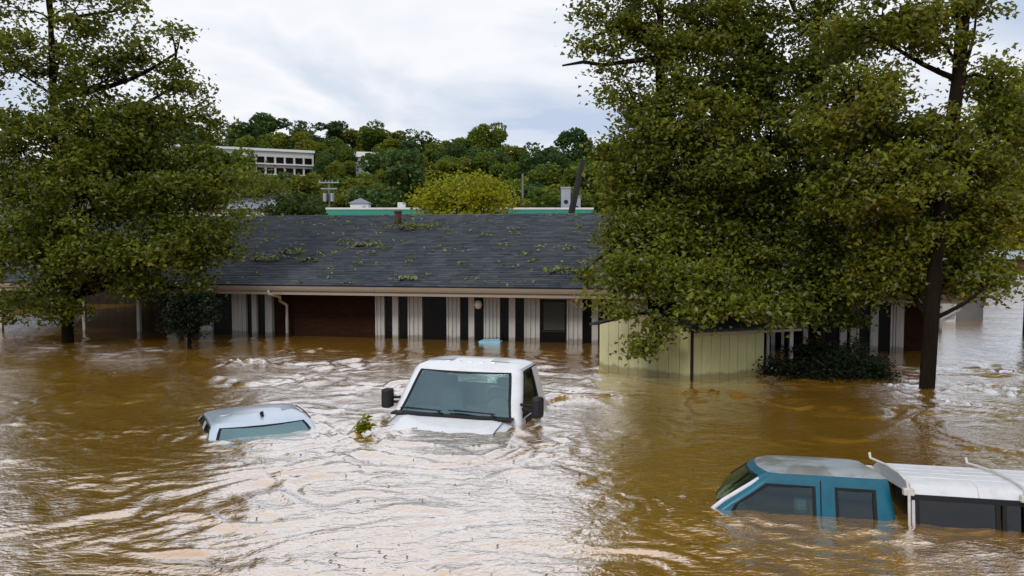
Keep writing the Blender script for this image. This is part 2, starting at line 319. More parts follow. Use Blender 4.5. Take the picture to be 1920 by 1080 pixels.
def waves(X, Y):
    r = np.random.default_rng(11)
    def patch(seed, lo, hi, n=9, sx=1.0, sy=1.0):       # smooth random field, about -1..1
        q = np.random.default_rng(seed); Z = np.zeros_like(X)
        for _ in range(n):
            k = 2 * math.pi / (lo * (hi / lo) ** q.random()); a = q.random() * 6.28
            Z += np.sin(X * sx * k * math.cos(a) + Y * sy * k * math.sin(a) + q.random() * 6.28)
        return Z / math.sqrt(n / 2)
    wx = X + 0.32 * patch(1, 1.6, 5) + 0.10 * patch(2, 0.7, 1.6); wy = Y + 0.32 * patch(3, 1.6, 5) + 0.10 * patch(4, 0.7, 1.6)
    for cx, cy, rad, turn in ((-2.6, 8.2, 1.6, 1.5), (-4.6, 10.6, 1.8, -0.9), (1.2, 8.6, 1.4, 1.0), (-6.5, 15.5, 2.6, 0.8), (6.0, 15.0, 2.5, -0.8), (2.6, 13.0, 1.6, 0.9)):   # eddies
        dx, dy = wx - cx, wy - cy; g_ = turn * np.exp(-(dx * dx + dy * dy) / rad ** 2)
        wx, wy = cx + dx * np.cos(g_) - dy * np.sin(g_), cy + dx * np.sin(g_) + dy * np.cos(g_)
    cell = np.maximum(0.035, 0.0055 * Y)
    left = (1 - sm(-1.2, 0.6, X)) * (0.5 + 0.5 * sm(-4.6, -3.2, X)) * (1 - sm(11, 15, Y))
    edge = np.exp(-((X - 1.3) / 0.9) ** 2) * (1 - sm(11, 14, Y))
    Z = np.zeros_like(X)
    for lo, hi, n, slope, main, spread, where in ((0.9, 2.4, 14, 0.032, 1.75, 0.9, 1.0), (0.30, 0.9, 26, 0.080, 1.8, 0.8, 1.0), (0.12, 0.30, 34, 0.092, 1.65, 0.9, 1.0), (0.22, 0.7, 22, 0.115, 2.75, 0.3, left), (0.16, 0.4, 18, 0.09, 0.9, 0.35, edge)):
        B = np.zeros_like(X)
        for _ in range(n):
            lam = lo * (hi / lo) ** r.random(); a = main + spread * r.normal(); k = 2 * math.pi / lam
            amp = slope / k * math.sqrt(2.0 / n)
            p = (wx * math.cos(a) + wy * math.sin(a)) * k + r.random() * 6.28
            s_ = np.sin(p)
            B += amp * (s_ + 0.35 * (s_ * s_ - 0.5)) * np.clip((lam / cell - 2.2) / 2.0, 0, 1)
        Z += B * where
    # rough and slack patches drift side by side; the water lies calmer against the house and on the sheltered side
    u = (X - 2.43) * 0.980 - (Y - 21.86) * 0.198; v = (X - 2.43) * 0.198 + (Y - 21.86) * 0.980
    calm = 1 - 0.85 * np.maximum(sm(-2.6, -0.8, v) * sm(-9.5, -8, u), sm(-0.6, 0.6, v) * (1 - sm(-1, 1, u)))
    shelter = 1 - 0.5 * np.exp(-(((X - 4.2) / 2.6) ** 2 + ((Y - 11.0) / 3.4) ** 2))
    shelter2 = 1 - 0.50 * np.exp(-(((X + 5.6) / 2.1) ** 2 + ((Y - 9.5) / 4.0) ** 2))
    near = 1 - 0.40 * (1 - sm(9, 15, Y)) * sm(-3.5, -1.0, X)
    far = 1 + 0.45 * sm(11, 15, Y) * sm(-9, -5, X)
    A = np.clip(0.95 + 0.42 * patch(21, 1.2, 4.5, 12, 0.8, 1.4), 0.25, 1.9)
    Z = Z * A * far * near * calm * shelter * shelter2
    # wash thrown up where the current meets the things standing in it
    for cx, cy, rad, amp in ((-0.9, 11.0, 1.3, 0.022), (-3.5, 11.3, 1.0, 0.016), (8.17, 15.0, 0.35, 0.012), (3.4, 8.3, 1.3, 0.008), (-12.8, 22.2, 0.4, 0.02)):
        d = np.sqrt((X - cx) ** 2 + ((Y - cy) * 1.1) ** 2) - rad
        Z += amp * np.exp(-np.clip(d, 0, None) / 0.45) * np.cos(d * 17 + 1.5 * patch(31, 0.6, 2)) * (d > -0.4)
    return Z * (1 - sm(45, 80, Y)) * (1 - sm(24, 40, np.abs(X)))
ys = [4.2]
while ys[-1] < 46: ys.append(ys[-1] + 0.0052 * ys[-1])
s = 0.3
while ys[-1] < 115: s *= 1.25; ys.append(ys[-1] + s)
ys = [-60, -30, -12, -4, 0, 2, 3.2, 3.8] + ys
xs = axis(-400, 400, -13, 13, 0.05, 1.045)
V, F = grid(xs, np.array(ys), waves)
tag(link('flood_water', big_mesh('flood_water', V, F, M['water'], True)), kind='structure')

# ------------------------------------------------------------------ foliage tools
def leaf_quads(P, size, r, up=0.55, aspect=0.62):
    n = len(P); nn = r.normal(size=(n, 3)); nn[:, 2] = np.abs(nn[:, 2]) + up; nn /= np.linalg.norm(nn, axis=1)[:, None]
    a = r.normal(size=(n, 3)); a[:, 2] -= 0.3; a -= (a * nn).sum(1)[:, None] * nn; a /= np.linalg.norm(a, axis=1)[:, None] + 1e-9
    b = np.cross(nn, a); L = (size * (0.65 + 0.7 * r.random(n)))[:, None]; W = L * aspect
    fold = nn * L * 0.16
    V = np.stack([P - a * L * 0.5, P + b * W * 0.5 + fold - a * L * 0.05, P + a * L * 0.5 - fold * 0.4, P - b * W * 0.5 + fold - a * L * 0.05], 1).reshape(-1, 3)
    i = np.arange(n)[:, None] * 4
    F = np.concatenate([i + np.array([[0, 1, 2]]), i + np.array([[0, 2, 3]])], 0)
    return V, F
def bend(a, b, r, k=0.12, n=5, lift=0.0):
    a = Vector(a); b = Vector(b); L = (b - a).length; o = Vector(r.normal(size=3)) * L * k; o.z += lift * L
    return [a.lerp(b, t) + o * math.sin(math.pi * t) for t in [i / (n - 1) for i in range(n)]]
def make_tree(name, trunk_pts, trunk_r, lobes, leaf_n, leaf, lm, bark, seed, clump=0.34, per=150, twig=True, sub=True, drop=None):
    """trunk_pts: world points; lobes: (centre, (rx,ry,rz), weight). One root at the trunk's foot > trunk, limb..., crown."""
    r = np.random.default_rng(seed); base = Vector(trunk_pts[0]); root = empty(name, base)
    tp = [Vector(p) - base for p in trunk_pts]
    MB().tube(tp, trunk_r, 10).build('trunk', bark, root, smooth=True)
    P = []; W = np.array([l[2] for l in lobes], float); W /= W.sum(); tw = MB()
    for (c, rad, _), w in zip(lobes, W):
        c = Vector(c) - base
        cand = [p for p in tp[2:] if p.z < c.z + 0.1] or tp[2:3]
        q = min(cand, key=lambda p: (p - c).length + 0.4 * abs((c.z - p.z) - 0.7 * (Vector((p.x, p.y, 0)) - Vector((c.x, c.y, 0))).length))
        L = (c - q).length; r0 = min(trunk_r[0] * 0.5, 0.022 * L + 0.02)
        if L > 0.3:
            MB().tube(bend(q, c, r, 0.08, 6, 0.05), [r0 * (1 - 0.13 * i) for i in range(6)], 6).build('limb', bark, root, smooth=True)
        nc = max(2, int(leaf_n * w / per))
        for _ in range(nc):
            d = r.normal(size=3); d /= np.linalg.norm(d); rr = 0.35 + 0.65 * r.random() ** 0.6
            cc = np.array(c) + d * rr * np.array(rad)
            if twig: tw.tube(bend(c, cc, r, 0.1, 4), [r0 * 0.4, r0 * 0.3, r0 * 0.2, 0.006], 4, False)
            m = int(per * (0.5 + r.random())); s = clump * (0.7 + 0.6 * r.random())
            axis_ = d * np.array([1, 1, 0.4]); q_ = r.normal(size=(m, 3)) * np.array([s, s, s * 0.55]) + axis_[None, :] * (r.random((m, 1)) - 0.35) * s * 2.2
            P.append(cc[None, :] + q_)
    if twig: tw.build('twigs', bark, root)['kind'] = 'stuff'
    P = np.concatenate(P)
    if drop is not None: P = P[drop(P + np.array(base))]
    V, F = leaf_quads(P, leaf, r)
    link('crown', big_mesh('crown', V, F, lm), root)
    return root

# ------------------------------------------------------------------ the flooded house
HO, HA = Vector((2.43, 21.86, 0)), R(-11.4)
house = tag(empty('flooded_house', HO, HA), 'long low flooded building with grey shingle roof, white window bays and beige gutter', 'building')
ex = Vector((math.cos(HA), math.sin(HA), 0)); ey = Vector((-math.sin(HA), math.cos(HA), 0))
def wu(px, v=0.0):                          # photo column -> distance along the wall
    k = (px - 960) / FPX / math.cos(PITCH)  # x / y of a ray near the horizon
    o = HO + ey * v
    return (o.x - k * o.y) / (k * ex.y - ex.x)
UL, UR = wu(-150), wu(1752); EZ, FZ = 1.63, 1.37; OV, RUN = 0.9, 6.0; RZ = 3.93
UC = wu(312)                                 # carport to the left of this
# roof: deck + shingle courses
for sgn, nm in ((1, 'roof'), ):
    V = [(UL, -OV, EZ), (UR + 0.5, -OV, EZ), (UR + 0.5, RUN, RZ), (UL, RUN, RZ), (UL, 2 * RUN + OV, EZ), (UR + 0.5, 2 * RUN + OV, EZ)]
    V2 = [(x, y, z - 0.12) for x, y, z in V]
    roof = mesh('roof', V + V2, [(0, 1, 2, 3), (3, 2, 5, 4), (6, 9, 8, 7), (9, 10, 11, 8), (0, 6, 7, 1), (4, 5, 11, 10), (0, 3, 9, 6), (3, 4, 10, 9), (1, 7, 8, 2), (2, 8, 11, 5)], M['roof_deck'], house)
SL = math.hypot(RUN + OV, RZ - EZ); sdir = Vector((0, (RUN + OV) / SL, (RZ - EZ) / SL)); snor = Vector((0, -sdir.z, sdir.y))
Vs = []; Fs = []; r = np.random.default_rng(3)
course = 0.145; nco = int(SL / course)
for k in range(nco + 1):
    x = UL - r.random() * 0.3
    while x < UR + 0.5:
        w = 0.24 + 0.18 * r.random(); x1 = min(x + w - 0.006, UR + 0.53)
        s0 = k * course - 0.01 - 0.012 * r.random(); s1 = min(s0 + course + 0.06, SL); h0 = 0.018 + 0.006 * r.random(); h1 = 0.004
        b = Vector((0, -OV, EZ)); n = len(Vs)
        for (xx, ss, hh) in ((x, s0, 0.0), (x1, s0, 0.0), (x, s0, h0), (x1, s0, h0), (x, s1, h1), (x1, s1, h1)):
            q = b + sdir * ss + snor * (hh + 0.003); Vs.append((xx, q.y, q.z))
        Fs += [(n, n + 1, n + 3, n + 2), (n + 2, n + 3, n + 5, n + 4)]
        x += w
sh = link('shingles', big_mesh('shingles', Vs, Fs, M['shingle']), roof); sh['kind'] = 'stuff'
MB().prism([(-0.16, -0.045), (0, 0.03), (0.16, -0.045), (0.16, -0.06), (0, 0.015), (-0.16, -0.06)], UL, UR + 0.5)
rc = MB(); 
for i in range(int((UR + 0.5 - UL) / 0.3)):
    x = UL + i * 0.3
    rc.add([(x, RUN - 0.16, RZ - 0.03), (x + 0.31, RUN - 0.16, RZ - 0.024), (x + 0.31, RUN, RZ + 0.035), (x, RUN, RZ + 0.03), (x, RUN + 0.16, RZ - 0.03), (x + 0.31, RUN + 0.16, RZ - 0.024)], [(0, 1, 2, 3), (3, 2, 5, 4)])
rc.build('ridge_cap', M['shingle'], roof)
# fascia, gutter, soffit
box('fascia', UL, UR + 0.5, -OV + 0.015, -OV + 0.05, FZ, EZ - 0.06, M['trim'], house)
gp = [(-OV + 0.013, EZ - 0.16), (-OV - 0.07, EZ - 0.16), (-OV - 0.10, EZ - 0.10), (-OV - 0.12, EZ - 0.03), (-OV - 0.105, EZ - 0.03), (-OV - 0.085, EZ - 0.09), (-OV + 0.013, EZ - 0.14)]
g = MB()
def extr(poly, u0, u1):
    n = len(poly); V = [(u0, a, b) for a, b in poly] + [(u1, a, b) for a, b in poly]
    return V, [tuple(range(n - 1, -1, -1)), tuple(range(n, 2 * n))] + [(i, (i + 1) % n, (i + 1) % n + n, i + n) for i in range(n)]
ug = wu(1160, -1)
for a, b in ((UL, wu(702, -1) - 0.004), (wu(702, -1) + 0.004, ug), (ug + 0.5, UR + 0.48)):
    V, F = extr(gp, a, b); mesh('gutter', V, F, M['trim'], house)
box('trim_board', UL, UR + 0.46, -OV - 0.012, -OV + 0.013, FZ - 0.02, FZ + 0.055, M['trim'], house)
box('soffit', UL, UR + 0.45, -OV + 0.052, -0.002, FZ - 0.01, FZ + 0.02, M['soffit'], house)
# walls: dark brick core set back, bays in front of it
WB, WT = -1.25, FZ - 0.012
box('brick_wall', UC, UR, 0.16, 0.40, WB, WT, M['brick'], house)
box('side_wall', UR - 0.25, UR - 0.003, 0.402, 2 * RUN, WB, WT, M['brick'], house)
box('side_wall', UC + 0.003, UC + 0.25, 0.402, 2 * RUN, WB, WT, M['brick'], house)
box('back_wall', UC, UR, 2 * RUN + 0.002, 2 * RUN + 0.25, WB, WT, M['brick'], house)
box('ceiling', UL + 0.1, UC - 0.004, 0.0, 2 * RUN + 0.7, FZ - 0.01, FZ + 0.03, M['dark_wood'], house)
def panel(p0, p1, battens=2, name='wall_panel', d=0.10):
    a, b = wu(p0), wu(p1); m = MB().box(a, b, 0.03, 0.155, WB, WT)
    for i in range(battens + 1):
        x = a + (b - a - 0.045) * i / max(1, battens); m.box(x, x + 0.045, -0.002, 0.028, WB, WT)
    return m.build(name, M['white_paint'], house)
def post(p0, p1):
    a, b = wu(p0), wu(p1); return MB().box(a, b, -0.005, 0.155, WB, WT).build('window_post', M['white_paint'], house, bevel=0.008)
def window(p0, p1, top=0.07, name='window', rail=False):
    a, b = wu(p0), wu(p1); z1 = WT - top
    w = box(name, a + 0.002, b - 0.002, 0.10, 0.158, WB, z1, M['dark_frame'], house)
    box('pane', a + 0.035, b - 0.035, 0.088, 0.098, WB, z1 - 0.04, M['dark_glass'], w)
    box('header', a + 0.001, b - 0.001, 0.02, 0.157, z1 + 0.002, WT, M['white_paint'], w)
    if rail: box('rail', a + 0.036, b - 0.036, 0.07, 0.086, 0.30, 0.34, M['dark_frame'], w)
    return w
for p in ((312, 330, 2), (372, 396, 2), (434, 460, 3), (703, 720, 2), (764, 791, 3), (837, 862, 3), (907, 937, 4), (983, 1012, 3), (1063, 1092, 3), (1180, 1215, 3), (1300, 1330, 3), (1398, 1433, 3), (1597, 1613, 1), (1672, 1681, 1)): panel(*p)
for p in ((345, 352), (471, 480), (496, 509), (735, 746), (878, 889), (954, 966), (1110, 1122), (1240, 1250), (1448, 1455), (1467, 1472), (1508, 1517), (1577, 1590), (1634, 1649), (1682, 1697)): post(*p)
for p in ((330, 345), (352, 372), (460, 471), (480, 496), (720, 735), (746, 764), (862, 878), (889, 907), (937, 954), (966, 983), (1092, 1110), (1215, 1240), (1250, 1300), (1433, 1448), (1455, 1467), (1613, 1634), (1649, 1672)): window(*p)
wb_ = window(1012, 1062, 0.10, rail=True)
box('grey_interior', wu(1012) + 0.10, wu(1062) - 0.06, 0.0865, 0.0875, 0.36, WT - 0.18, mat('grey_interior', (0.035, 0.036, 0.03), 0.8, var=0.2, scale=12, stretch=(0.3, 1, 6)), wb_)  # slightly lighter panel standing in for the grey interior of this window
for p in ((396, 434), (791, 837), (1122, 1180), (1330, 1398), (1472, 1508), (1540, 1577)): window(*p, top=0.05, name='door')
# downspout
u0 = wu(502, -1); u1 = wu(539, 0)
MB().tube([(u0, -OV - 0.05, EZ - 0.15), (u0, -OV - 0.05, EZ - 0.25), (u0 + 0.2, -OV * 0.75, FZ - 0.1), (u1 - 0.12, -0.25, FZ - 0.26), (u1, -0.06, FZ - 0.40), (u1, -0.05, 0.5), (u1, -0.05, WB)], 0.05, 10).build('downspout', M['white_paint'], house, smooth=True)
# wall lamp in one bay
lu = wu(898); lm_ = MB().tube([(lu, -0.10, 1.20), (lu, -0.10, 1.17), (lu, -0.10, 1.08), (lu, -0.10, 0.98), (lu, -0.10, 0.95)], [0.03, 0.09, 0.12, 0.09, 0.03], 12).build('wall_lamp', M['lamp_white'], house, smooth=True)
MB().tube([(lu, 0.09, 1.22), (lu, -0.10, 1.22), (lu, -0.10, 1.19)], 0.015, 6).build('bracket', M['dark_frame'], lm_)
# carport posts and beam
for px in (4, 160, 262):
    u = wu(px, -0.5); box('carport_post', u - 0.05, u + 0.05, -0.62, -0.52, WB, FZ - 0.012, M['white_paint'], house, 0.006)
for px in (40, 215):
    u = wu(px, 9); box('carport_post', u - 0.06, u + 0.06, 11.6, 11.72, WB, FZ - 0.012, M['dark_wood'], house)
# roof vent stub
p = at(752, 428, 28.6); loc = Matrix.Rotation(-HA, 4, 'Z') @ (p - HO)
def roof_z(v): return EZ + (RZ - EZ) * (v + OV) / (RUN + OV)
MB().tube([(loc.x, 5.0, roof_z(5.0) - 0.1), (loc.x, 5.0, roof_z(5.0) + 0.42)], 0.13, 10).build('vent_pipe', M['brown_red'], roof, smooth=True)
MB().tube([(loc.x, 5.0, roof_z(5.0) + 0.40), (loc.x, 5.0, roof_z(5.0) + 0.46)], [0.17, 0.15], 10).build('vent_cap', M['brown_red'], roof)

# ------------------------------------------------------------------ vehicles
def greenhouse(levels, front, side, back, corner=4):
    """Rings of points round a cab, one ring per level; returns rings and the index ranges of front, side and back runs."""
    rings = []
    Y0 = levels[1][1] + levels[1][4]; Y1 = levels[1][2] - levels[1][5]
    for (z, yf, yb, w, rf, rb, bf, bb) in levels:
        ysd = [min(max(Y0 + s * (Y1 - Y0), yf + rf + 0.3 * s), yb - rb - 0.3 * (1 - s)) for s in side]
        P = []
        for t in front: P.append(Vector((t * (w - rf), yf - bf * (1 - t * t), z)))
        for i in range(1, corner):
            a = math.pi / 2 * i / corner; P.append(Vector((w - rf + rf * math.sin(a), yf + rf - rf * math.cos(a), z)))
        for y_ in ysd: P.append(Vector((w, y_, z)))
        for i in range(1, corner):
            a = math.pi / 2 * i / corner; P.append(Vector((w - rb + rb * math.cos(a), yb - rb + rb * math.sin(a), z)))
        for t in back: P.append(Vector((-t * (w - rb), yb + bb * (1 - t * t), z)))
        for i in range(1, corner):
            a = math.pi / 2 * i / corner; P.append(Vector((-(w - rb) - rb * math.sin(a), yb - rb + rb * math.cos(a), z)))
        for y_ in reversed(ysd): P.append(Vector((-w, y_, z)))
        for i in range(1, corner):
            a = math.pi / 2 * i / corner; P.append(Vector((-(w - rf) - rf * math.cos(a), yf + rf - rf * math.sin(a), z)))
        rings.append(P)
    nf, ns, nb, c = len(front), len(side), len(back), corner - 1
    o = {'front': 0, 'right': nf + c, 'back': nf + c + ns + c, 'left': nf + c + ns + c + nb + c}
    return rings, o
def build_cab(parent, levels, front, side, back, wins, paint, roof_from, roof_mat=None, corner=4, seal=M['rubber'], body_name='cab', seal_w=0.03):
    """wins: (name, run, i0, i1, k0, k1, glass): window over points i0..i1 of a run and levels k0..k1."""
    rings, o = greenhouse(levels, front, side, back, corner); n = len(rings[0]); K = len(rings)
    V = [v for r_ in rings for v in r_]; holes = set(); ns = len(side)
    def cells(run, i0, i1, k0, k1):
        b = o[run]
        if run == 'left': i0, i1 = ns - 1 - i1, ns - 1 - i0
        return [(k, b + i) for k in range(k0, k1) for i in range(i0, i1)]
    for w in wins: holes |= set(cells(*w[1:6]))
    F = [(k * n + i, k * n + (i + 1) % n, (k + 1) * n + (i + 1) % n, (k + 1) * n + i) for k in range(min(K - 1, roof_from)) for i in range(n) if (k, i) not in holes]
    cab = mesh(body_name, V[:(roof_from + 1) * n], F, paint, parent, smooth=True)
    s = cab.modifiers.new('s', 'SOLIDIFY'); s.thickness = 0.035; s.offset = -1
    es = cab.modifiers.new('e', 'EDGE_SPLIT'); es.split_angle = R(50)
    RV = V[roof_from * n:]; RF = [(k * n + i, k * n + (i + 1) % n, (k + 1) * n + (i + 1) % n, (k + 1) * n + i) for k in range(K - 1 - roof_from) for i in range(n)]
    RF.append(tuple((K - 1 - roof_from) * n + i for i in range(n)))
    rf = mesh('roof_panel', RV, RF, roof_mat or paint, parent, smooth=True)
    cen = sum((v for v in V), Vector()) / len(V)
    for (nm, run, i0, i1, k0, k1, gm) in wins:
        cs = cells(run, i0, i1, k0, k1); ids = {}; GV = []; GF = []
        for k, i in cs:
            f = []
            for kk, ii in ((k, i), (k, i + 1), (k + 1, i + 1), (k + 1, i)):
                key = (kk, ii % n)
                if key not in ids:
                    v = rings[kk][ii % n]; d = (Vector((cen.x, cen.y, v.z)) - v); d.normalize()
                    ids[key] = len(GV); GV.append(v + d * 0.016)
                f.append(ids[key])
            GF.append(tuple(f))
        go = mesh(nm, GV, GF, gm, parent, smooth=True)
        # seal round the opening
        b = o[run]; a0, a1 = (i0, i1) if run != 'left' else (ns - 1 - i1, ns - 1 - i0)
        loop = [rings[k0][b + i] for i in range(a0, a1 + 1)] + [rings[k][b + a1] for k in range(k0 + 1, k1 + 1)] + [rings[k1][b + i] for i in range(a1 - 1, a0 - 1, -1)] + [rings[k][b + a0] for k in range(k1 - 1, k0, -1)]
        gc = sum(loop, Vector()) / len(loop); SV = []; SF = []
        for p_ in loop:
            d = (Vector((cen.x, cen.y, p_.z)) - p_).normalized(); t = (gc - p_); 
            t = t.normalized() * seal_w
            SV += [p_ - d * 0.003 - t * 0.12, p_ + t - d * 0.001, p_ + t + d * 0.014, p_ - t * 0.12 + d * 0.014]
        m_ = len(loop)
        for i in range(m_):
            j = (i + 1) % m_
            for q in range(4): SF.append((i * 4 + q, j * 4 + q, j * 4 + (q + 1) % 4, i * 4 + (q + 1) % 4))
        mesh('seal', SV, SF, seal, go)
    return cab, rf

# --- white pickup truck, nose towards the camera
truck = tag(empty('pickup_truck', on(848, 797) + Vector((0, 0.26, 0)), R(-17)), 'white pickup truck with black towing mirrors, flooded up to its bonnet', 'truck'); truck.scale = (1.12, 1.08, 1.04)
TL = [(-1.0, -0.04, 1.62, 1.00, 0.10, 0.10, 0.05, 0.0), (0.02, -0.04, 1.62, 1.00, 0.10, 0.10, 0.05, 0.0), (0.085, 0.0, 1.60, 0.985, 0.12, 0.10, 0.10, 0.0),
      (0.13, 0.045, 1.59, 0.97, 0.13, 0.10, 0.10, 0.0), (0.30, 0.185, 1.56, 0.935, 0.14, 0.11, 0.10, 0.0), (0.48, 0.33, 1.53, 0.90, 0.14, 0.12, 0.10, 0.0),
      (0.64, 0.46, 1.50, 0.865, 0.14, 0.13, 0.09, 0.0), (0.70, 0.51, 1.49, 0.845, 0.14, 0.14, 0.09, 0.0), (0.745, 0.57, 1.47, 0.815, 0.14, 0.14, 0.08, 0.0),
      (0.785, 0.68, 1.40, 0.73, 0.16, 0.16, 0.06, 0.0), (0.815, 0.84, 1.28, 0.56, 0.16, 0.16, 0.04, 0.0), (0.826, 1.0, 1.14, 0.3, 0.1, 0.05, 0.0, 0.0)]
cab, troof = build_cab(truck, TL, [-1, -0.95, -0.6, -0.2, 0.2, 0.6, 0.95, 1], [0, 0.05, 0.14, 0.42, 0.72, 0.78, 1], [-1, -0.9, -0.3, 0.3, 0.9, 1],
    [('windshield', 'front', 0, 7, 2, 7, M['windshield']), ('door_window', 'right', 1, 4, 2, 7, M['tint_glass']), ('door_window', 'left', 1, 4, 2, 7, M['tint_glass']), ('rear_window', 'back', 1, 4, 4, 6, M['side_glass'])],
    M['truck_white'], 8)
# bonnet with a raised middle, falling to the nose
HV = []; HF = []; nx, ny = 13, 9
for j in range(ny):
    t = j / (ny - 1); y = -0.10 - 1.15 * t
    for i in range(nx):
        s = -1 + 2 * i / (nx - 1); hw = 0.95 - 0.03 * t
        x = s * hw; edge = max(0, abs(s) - 0.8) / 0.2
        z = 0.075 + 0.02 * math.cos(s * 1.2) - 0.17 * t - 0.16 * t ** 3 - 0.10 * edge ** 2 + 0.02 * math.exp(-((abs(s) - 0.62) / 0.08) ** 2)
        HV.append((x, y - 0.10 * (1 - s * s) * (0.4 + 0.6 * t), z))
for j in range(ny - 1):
    for i in range(nx - 1): HF.append((j * nx + i, j * nx + i + 1, (j + 1) * nx + i + 1, (j + 1) * nx + i))
mesh('bonnet', HV, HF, M['truck_white'], truck, smooth=True)
box('front_body', -0.95, 0.95, -1.22, -0.12, -1.0, -0.19, M['truck_white'], truck, 0.05)
MB().prism([(-0.90, 0.085), (0.90, 0.085), (0.90, 0.118), (-0.90, 0.118)], -0.17, 0.0).build('cowl', M['black'], truck)
for x0, x1 in ((-0.72, -0.18), (0.02, 0.62)):
    w = MB().tube([(x1 + 0.05, -0.10, 0.125), (x1 - 0.05, -0.055, 0.165), (x0, -0.045, 0.185)], [0.014, 0.011, 0.008], 6)
    w.tube([(x0 - 0.08, -0.05, 0.175), ((x0 + x1) / 2, -0.062, 0.17), (x1 + 0.02, -0.05, 0.165)], 0.009, 6); w.build('wiper', M['black'], truck)
for s in (-1, 1):
    m_ = MB().box(s * (1.15 + 0.05 * s) - 0.075, s * (1.15 + 0.05 * s) + 0.075, 0.06, 0.24, 0.11, 0.42).build('mirror', M['black'], truck, bevel=0.04)
    MB().tube([(s * 0.93, 0.24, 0.27), (s * 1.12, 0.18, 0.27)], 0.022, 8).build('mirror_arm', M['black'], m_)
    MB().tube([(s * 0.94, 0.24, 0.20), (s * 1.12, 0.18, 0.19)], 0.022, 8).build('mirror_arm', M['black'], m_)
    box('mirror_glass', s * (1.15 + 0.05 * s) - 0.06, s * (1.15 + 0.05 * s) + 0.06, 0.242, 0.246, 0.14, 0.39, M['silver'], m_)
    box('door_sill', s * 0.92 - 0.06 + s * 0.03, s * 0.92 + 0.06 + s * 0.03, 0.25, 1.2, -0.02, 0.06, M['black'], truck, 0.01)
for i in range(5):
    x = -0.36 + 0.18 * i; MB().box(x - 0.035, x + 0.035, 0.72, 0.78, 0.79, 0.818).build('roof_lamp', M['truck_white'], truck, bevel=0.012)
for s in (-1, 1):
    MB().tube([(s * 0.80, -0.12, 0.098), (s * 0.79, -0.5, 0.03), (s * 0.78, -0.9, -0.08)], 0.006, 5).build('bonnet_seam', M['black'], truck)
    MB().tube([(s * 0.998, 1.14, 0.0), (s * 0.975, 1.13, 0.12), (s * 0.902, 1.12, 0.48), (s * 0.856, 1.10, 0.67)], 0.005, 5).build('door_seam', M['black'], truck)
    MB().tube([(s * 0.84, 0.64, 0.69), (s * 0.846, 0.80, 0.705), (s * 0.846, 1.36, 0.707)], 0.009, 6).build('drip_rail', M['rubber'], truck)
box('dashboard', -0.82, 0.82, 0.22, 0.55, -0.2, 0.10, M['cabin'], truck, 0.05)
for s in (-0.45, 0.45):
    st = box('seat', s - 0.26, s + 0.26, 0.95, 1.15, -0.5, 0.34, M['seat'], truck, 0.06); box('headrest', s - 0.13, s + 0.13, 1.0, 1.1, 0.36, 0.52, M['seat'], st, 0.04)
sw = MB().tube([(0.45 + 0.19 * math.cos(a), 0.66 + 0.08 * math.sin(a), 0.10 + 0.17 * math.sin(a)) for a in [2 * math.pi * i / 16 for i in range(17)]], 0.016, 6, False).build('steering_wheel', M['black'], truck)
box('bed_wall', -0.99, 0.99, 1.72, 4.0, -1.0, -0.12, M['truck_white'], truck, 0.03)

# --- silver saloon, only its roof and rear window above the water
car = tag(empty('saloon_car', on(472, 822) + Vector((0.08, 0.32, -0.03)), R(28)), 'silver saloon car submerged to its roof and rear window beside the white truck', 'car'); car.scale = (1.1, 1.1, 1.05)
CL = [(-0.95, -1.3, 2.2, 0.86, 0.1, 0.1, 0.0, 0.0), (-0.32, -0.62, 2.0, 0.82, 0.12, 0.14, 0.10, 0.1), (-0.24, -0.50, 1.9, 0.80, 0.07, 0.14, 0.10, 0.1), (-0.12, -0.30, 1.72, 0.76, 0.075, 0.15, 0.10, 0.1),
      (0.0, -0.11, 1.52, 0.715, 0.08, 0.16, 0.10, 0.1), (0.09, 0.03, 1.36, 0.68, 0.09, 0.16, 0.09, 0.1), (0.135, 0.12, 1.28, 0.655, 0.10, 0.16, 0.08, 0.08), (0.175, 0.22, 1.2, 0.62, 0.13, 0.16, 0.07, 0.06),
      (0.215, 0.38, 1.06, 0.52, 0.18, 0.14, 0.05, 0.04), (0.235, 0.52, 0.9, 0.34, 0.14, 0.12, 0.03, 0.0)]
ccab, croof = build_cab(car, CL, [-1, -0.95, -0.5, 0, 0.5, 0.95, 1], [0, 0.1, 0.18, 0.46, 0.50, 0.54, 0.84, 1], [-1, -0.9, -0.3, 0.3, 0.9, 1],
    [('rear_window', 'front', 0, 6, 2, 6, M['teal_glass']), ('door_window', 'right', 2, 3, 2, 6, M['tint_glass']), ('door_window', 'left', 2, 3, 2, 6, M['tint_glass']), ('door_window', 'right', 5, 6, 2, 6, M['tint_glass']), ('door_window', 'left', 5, 6, 2, 6, M['tint_glass']), ('windshield', 'back', 0, 5, 2, 6, M['windshield'])],
    M['silver'], 7)
fin = MB().prism([(-0.09, 0.0), (0.09, 0.0), (0.07, 0.055), (0.05, 0.07), (0.0, 0.05)], -0.018, 0.018).build('antenna_fin', M['rubber'], car)
fin.rotation_euler = (0, 0, R(-90)); fin.location = (0.03, 0.36, 0.205)
for s in (-1, 1):
    MB().tube([(s * 0.672, 0.2, 0.135), (s * 0.67, 0.6, 0.165), (s * 0.665, 1.1, 0.15)], 0.009, 6).build('roof_moulding', M['rubber'], car)
box('parcel_shelf', -0.6, 0.6, -0.1, 0.2, -0.5, -0.2, M['cabin'], car)
for s in (-0.33, 0.33): box('headrest', s - 0.12, s + 0.12, 0.15, 0.24, -0.2, 0.0, M['seat'], car, 0.03)

